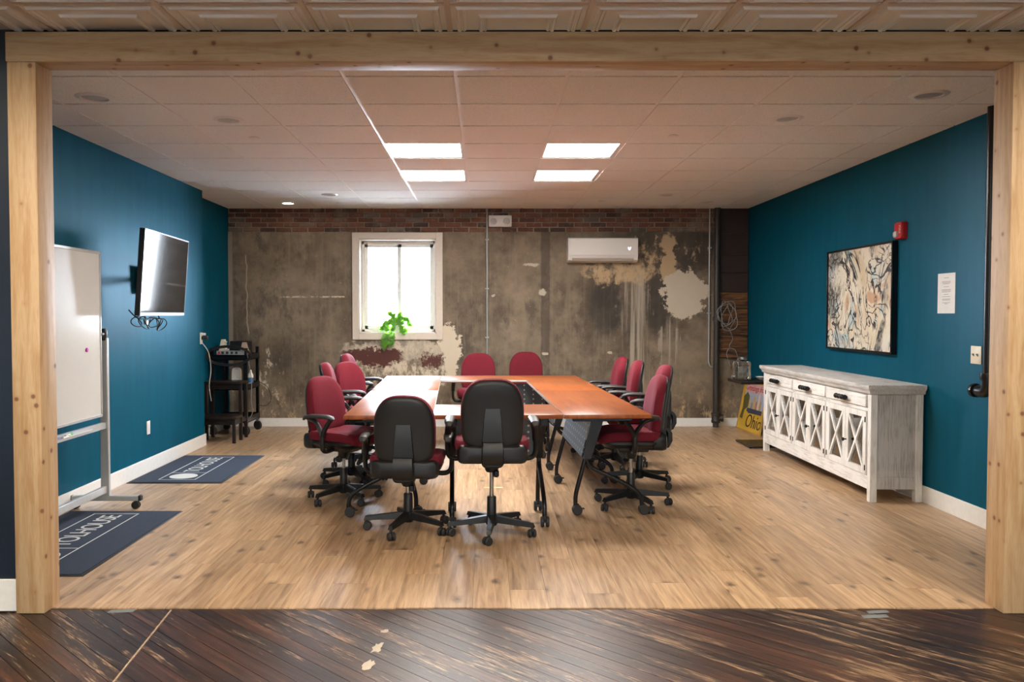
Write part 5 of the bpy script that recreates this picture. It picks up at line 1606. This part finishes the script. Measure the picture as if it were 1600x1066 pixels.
# local: x to the viewer's right, z up the sheet, faces local -y
w, h = 0.36, 0.60
YEL = mat('print_yellow', color=(0.62, 0.40, 0.035), rough=0.35)
bm = B()
for b in ((-w, w, 0, 0.014), (-w, w, h - 0.014, h), (-w, -w + 0.014, 0.014, h - 0.014), (w - 0.014, w, 0.014, h - 0.014)):
    box(bm, b[0], b[1], -0.010, 0.012, b[2], b[3], bev=0.002)
obj('frame', bm, mat('gold_frame', color=(0.50, 0.29, 0.06), rough=0.35), t)
bm = B(); box(bm, -w + 0.012, w - 0.012, -0.002, 0.004, 0.012, h - 0.012); sheet = obj('sheet', bm, YEL, t, sm=False)
def flat(name, poly, m, k):
    bm = B(); prism(bm, poly, 0.002 + 0.0006 * (k - 1), 0.002 + 0.0006 * k, Matrix(((1, 0, 0, 0), (0, 0, -1, 0), (0, 1, 0, 0), (0, 0, 0, 1))))
    obj(name, bm, m, sheet, sm=False)
flat('printed_sky', [(-0.29, 0.27), (0.30, 0.25), (0.32, 0.565), (-0.29, 0.565)], mat('print_sky', color=(0.38, 0.44, 0.60), rough=0.4), 1)
flat('printed_sunset', [(-0.29, 0.46), (0.32, 0.46), (0.32, 0.566), (-0.29, 0.566)], mat('print_pink', color=(0.62, 0.40, 0.42), rough=0.4), 2)
flat('printed_tree', [(-0.33, 0.14), (-0.24, 0.13), (-0.22, 0.24), (-0.10, 0.30), (-0.14, 0.42), (-0.22, 0.46), (-0.31, 0.40), (-0.28, 0.26)], mat('print_olive', color=(0.10, 0.10, 0.03), rough=0.4), 3)
for k, (a, zt, cc) in enumerate(((-0.10, 0.37, (0.55, 0.40, 0.16)), (-0.03, 0.33, (0.20, 0.27, 0.30)), (0.03, 0.41, (0.60, 0.38, 0.10)), (0.10, 0.35, (0.42, 0.20, 0.12)), (0.16, 0.44, (0.66, 0.56, 0.40)), (0.22, 0.36, (0.45, 0.30, 0.18)))):
    flat('printed_tower', [(a - 0.028, 0.255), (a + 0.028, 0.255), (a + 0.026, zt), (a, zt + 0.03), (a - 0.026, zt)], mat('print_tower_%d' % k, color=cc, rough=0.4), 4)
flat('printed_river', [(-0.16, 0.24), (-0.08, 0.215), (0.30, 0.225), (0.30, 0.275), (-0.14, 0.275)], mat('print_navy', color=(0.05, 0.06, 0.11), rough=0.4), 5)
me = text_mesh('Ohio', 0.225, 0.0008, 0.25); me.materials.append(mat('print_ink', color=(0.035, 0.022, 0.03), rough=0.4))
obj('lettering', me, None, sheet, (0.10, -0.0035, 0.12), (PI / 2, 0, 0))
me = text_mesh('Greetings from', 0.098, 0.0008, 0.3); me.materials.append(mat('print_red', color=(0.50, 0.03, 0.04), rough=0.4))
obj('lettering', me, None, sheet, (0.015, -0.0045, 0.515), (PI / 2, 0, 0))

# ------------------------------------------------------------------ marks on the floor
TAPE = mat('duct_tape', color=(0.17, 0.185, 0.19), rough=0.5)
for i, (x, y, w, d, r, lb) in enumerate(((-1.70, 3.955, 0.125, 0.045, 0.05, 'strip of grey tape on the dark floor by the whiteboard-side post'),
                                         (1.84, 3.945, 0.11, 0.04, 0.12, 'strip of grey tape touching the plank floor, sideboard side'), (1.80, 3.885, 0.13, 0.045, 0.08, 'strip of grey tape just in front of another one'))):
    bm = B(); prism(bm, [(-w / 2, -d / 2), (w / 2 - 0.008, -d / 2 + 0.004), (w / 2, d / 2), (-w / 2 + 0.006, d / 2 - 0.003)], 0, 0.0008)
    o = obj('tape_strip', bm, TAPE, None, (x, y, -0.0052), (0, 0, r), sm=False); tag(o, lb, 'tape', 'grey tape strips on the dark floor')
bm = B(); prism(bm, [(-0.075, -0.02), (0.075, -0.018), (0.074, 0.02), (-0.074, 0.018)], 0, 0.0008)
o = obj('tape_strip', bm, mat('masking_tape', color=(0.70, 0.56, 0.28), rough=0.6), None, (0.072, 6.78, 0.0002), sm=False); tag(o, 'short strip of yellow tape on the planks under the tables', 'tape')
DRIP = mat('dried_paint', color=(0.46, 0.40, 0.31), rough=0.7)
rnd = random.Random(5)
for (x, y, rx, ry, lb) in ((-0.438, 3.70, 0.016, 0.022, 'small dried paint spot on the dark floor, nearest the planks'), (-0.448, 3.515, 0.024, 0.055, 'long dried paint splash on the dark floor'),
                           (-0.462, 3.33, 0.022, 0.06, 'dried paint splash on the dark floor, farthest from the planks')):
    pts = []
    for k in range(16):
        a = 2 * PI * k / 16
        q = rnd.uniform(0.6, 1.2)
        pts.append((rx * q * math.cos(a), ry * q * math.sin(a)))
    bm = B(); prism(bm, pts, 0, 0.0008)
    o = obj('paint_spot', bm, DRIP, None, (x, y, -0.0053), (0, 0, -0.2), sm=False); tag(o, lb, 'paint spot', 'dried paint spots')
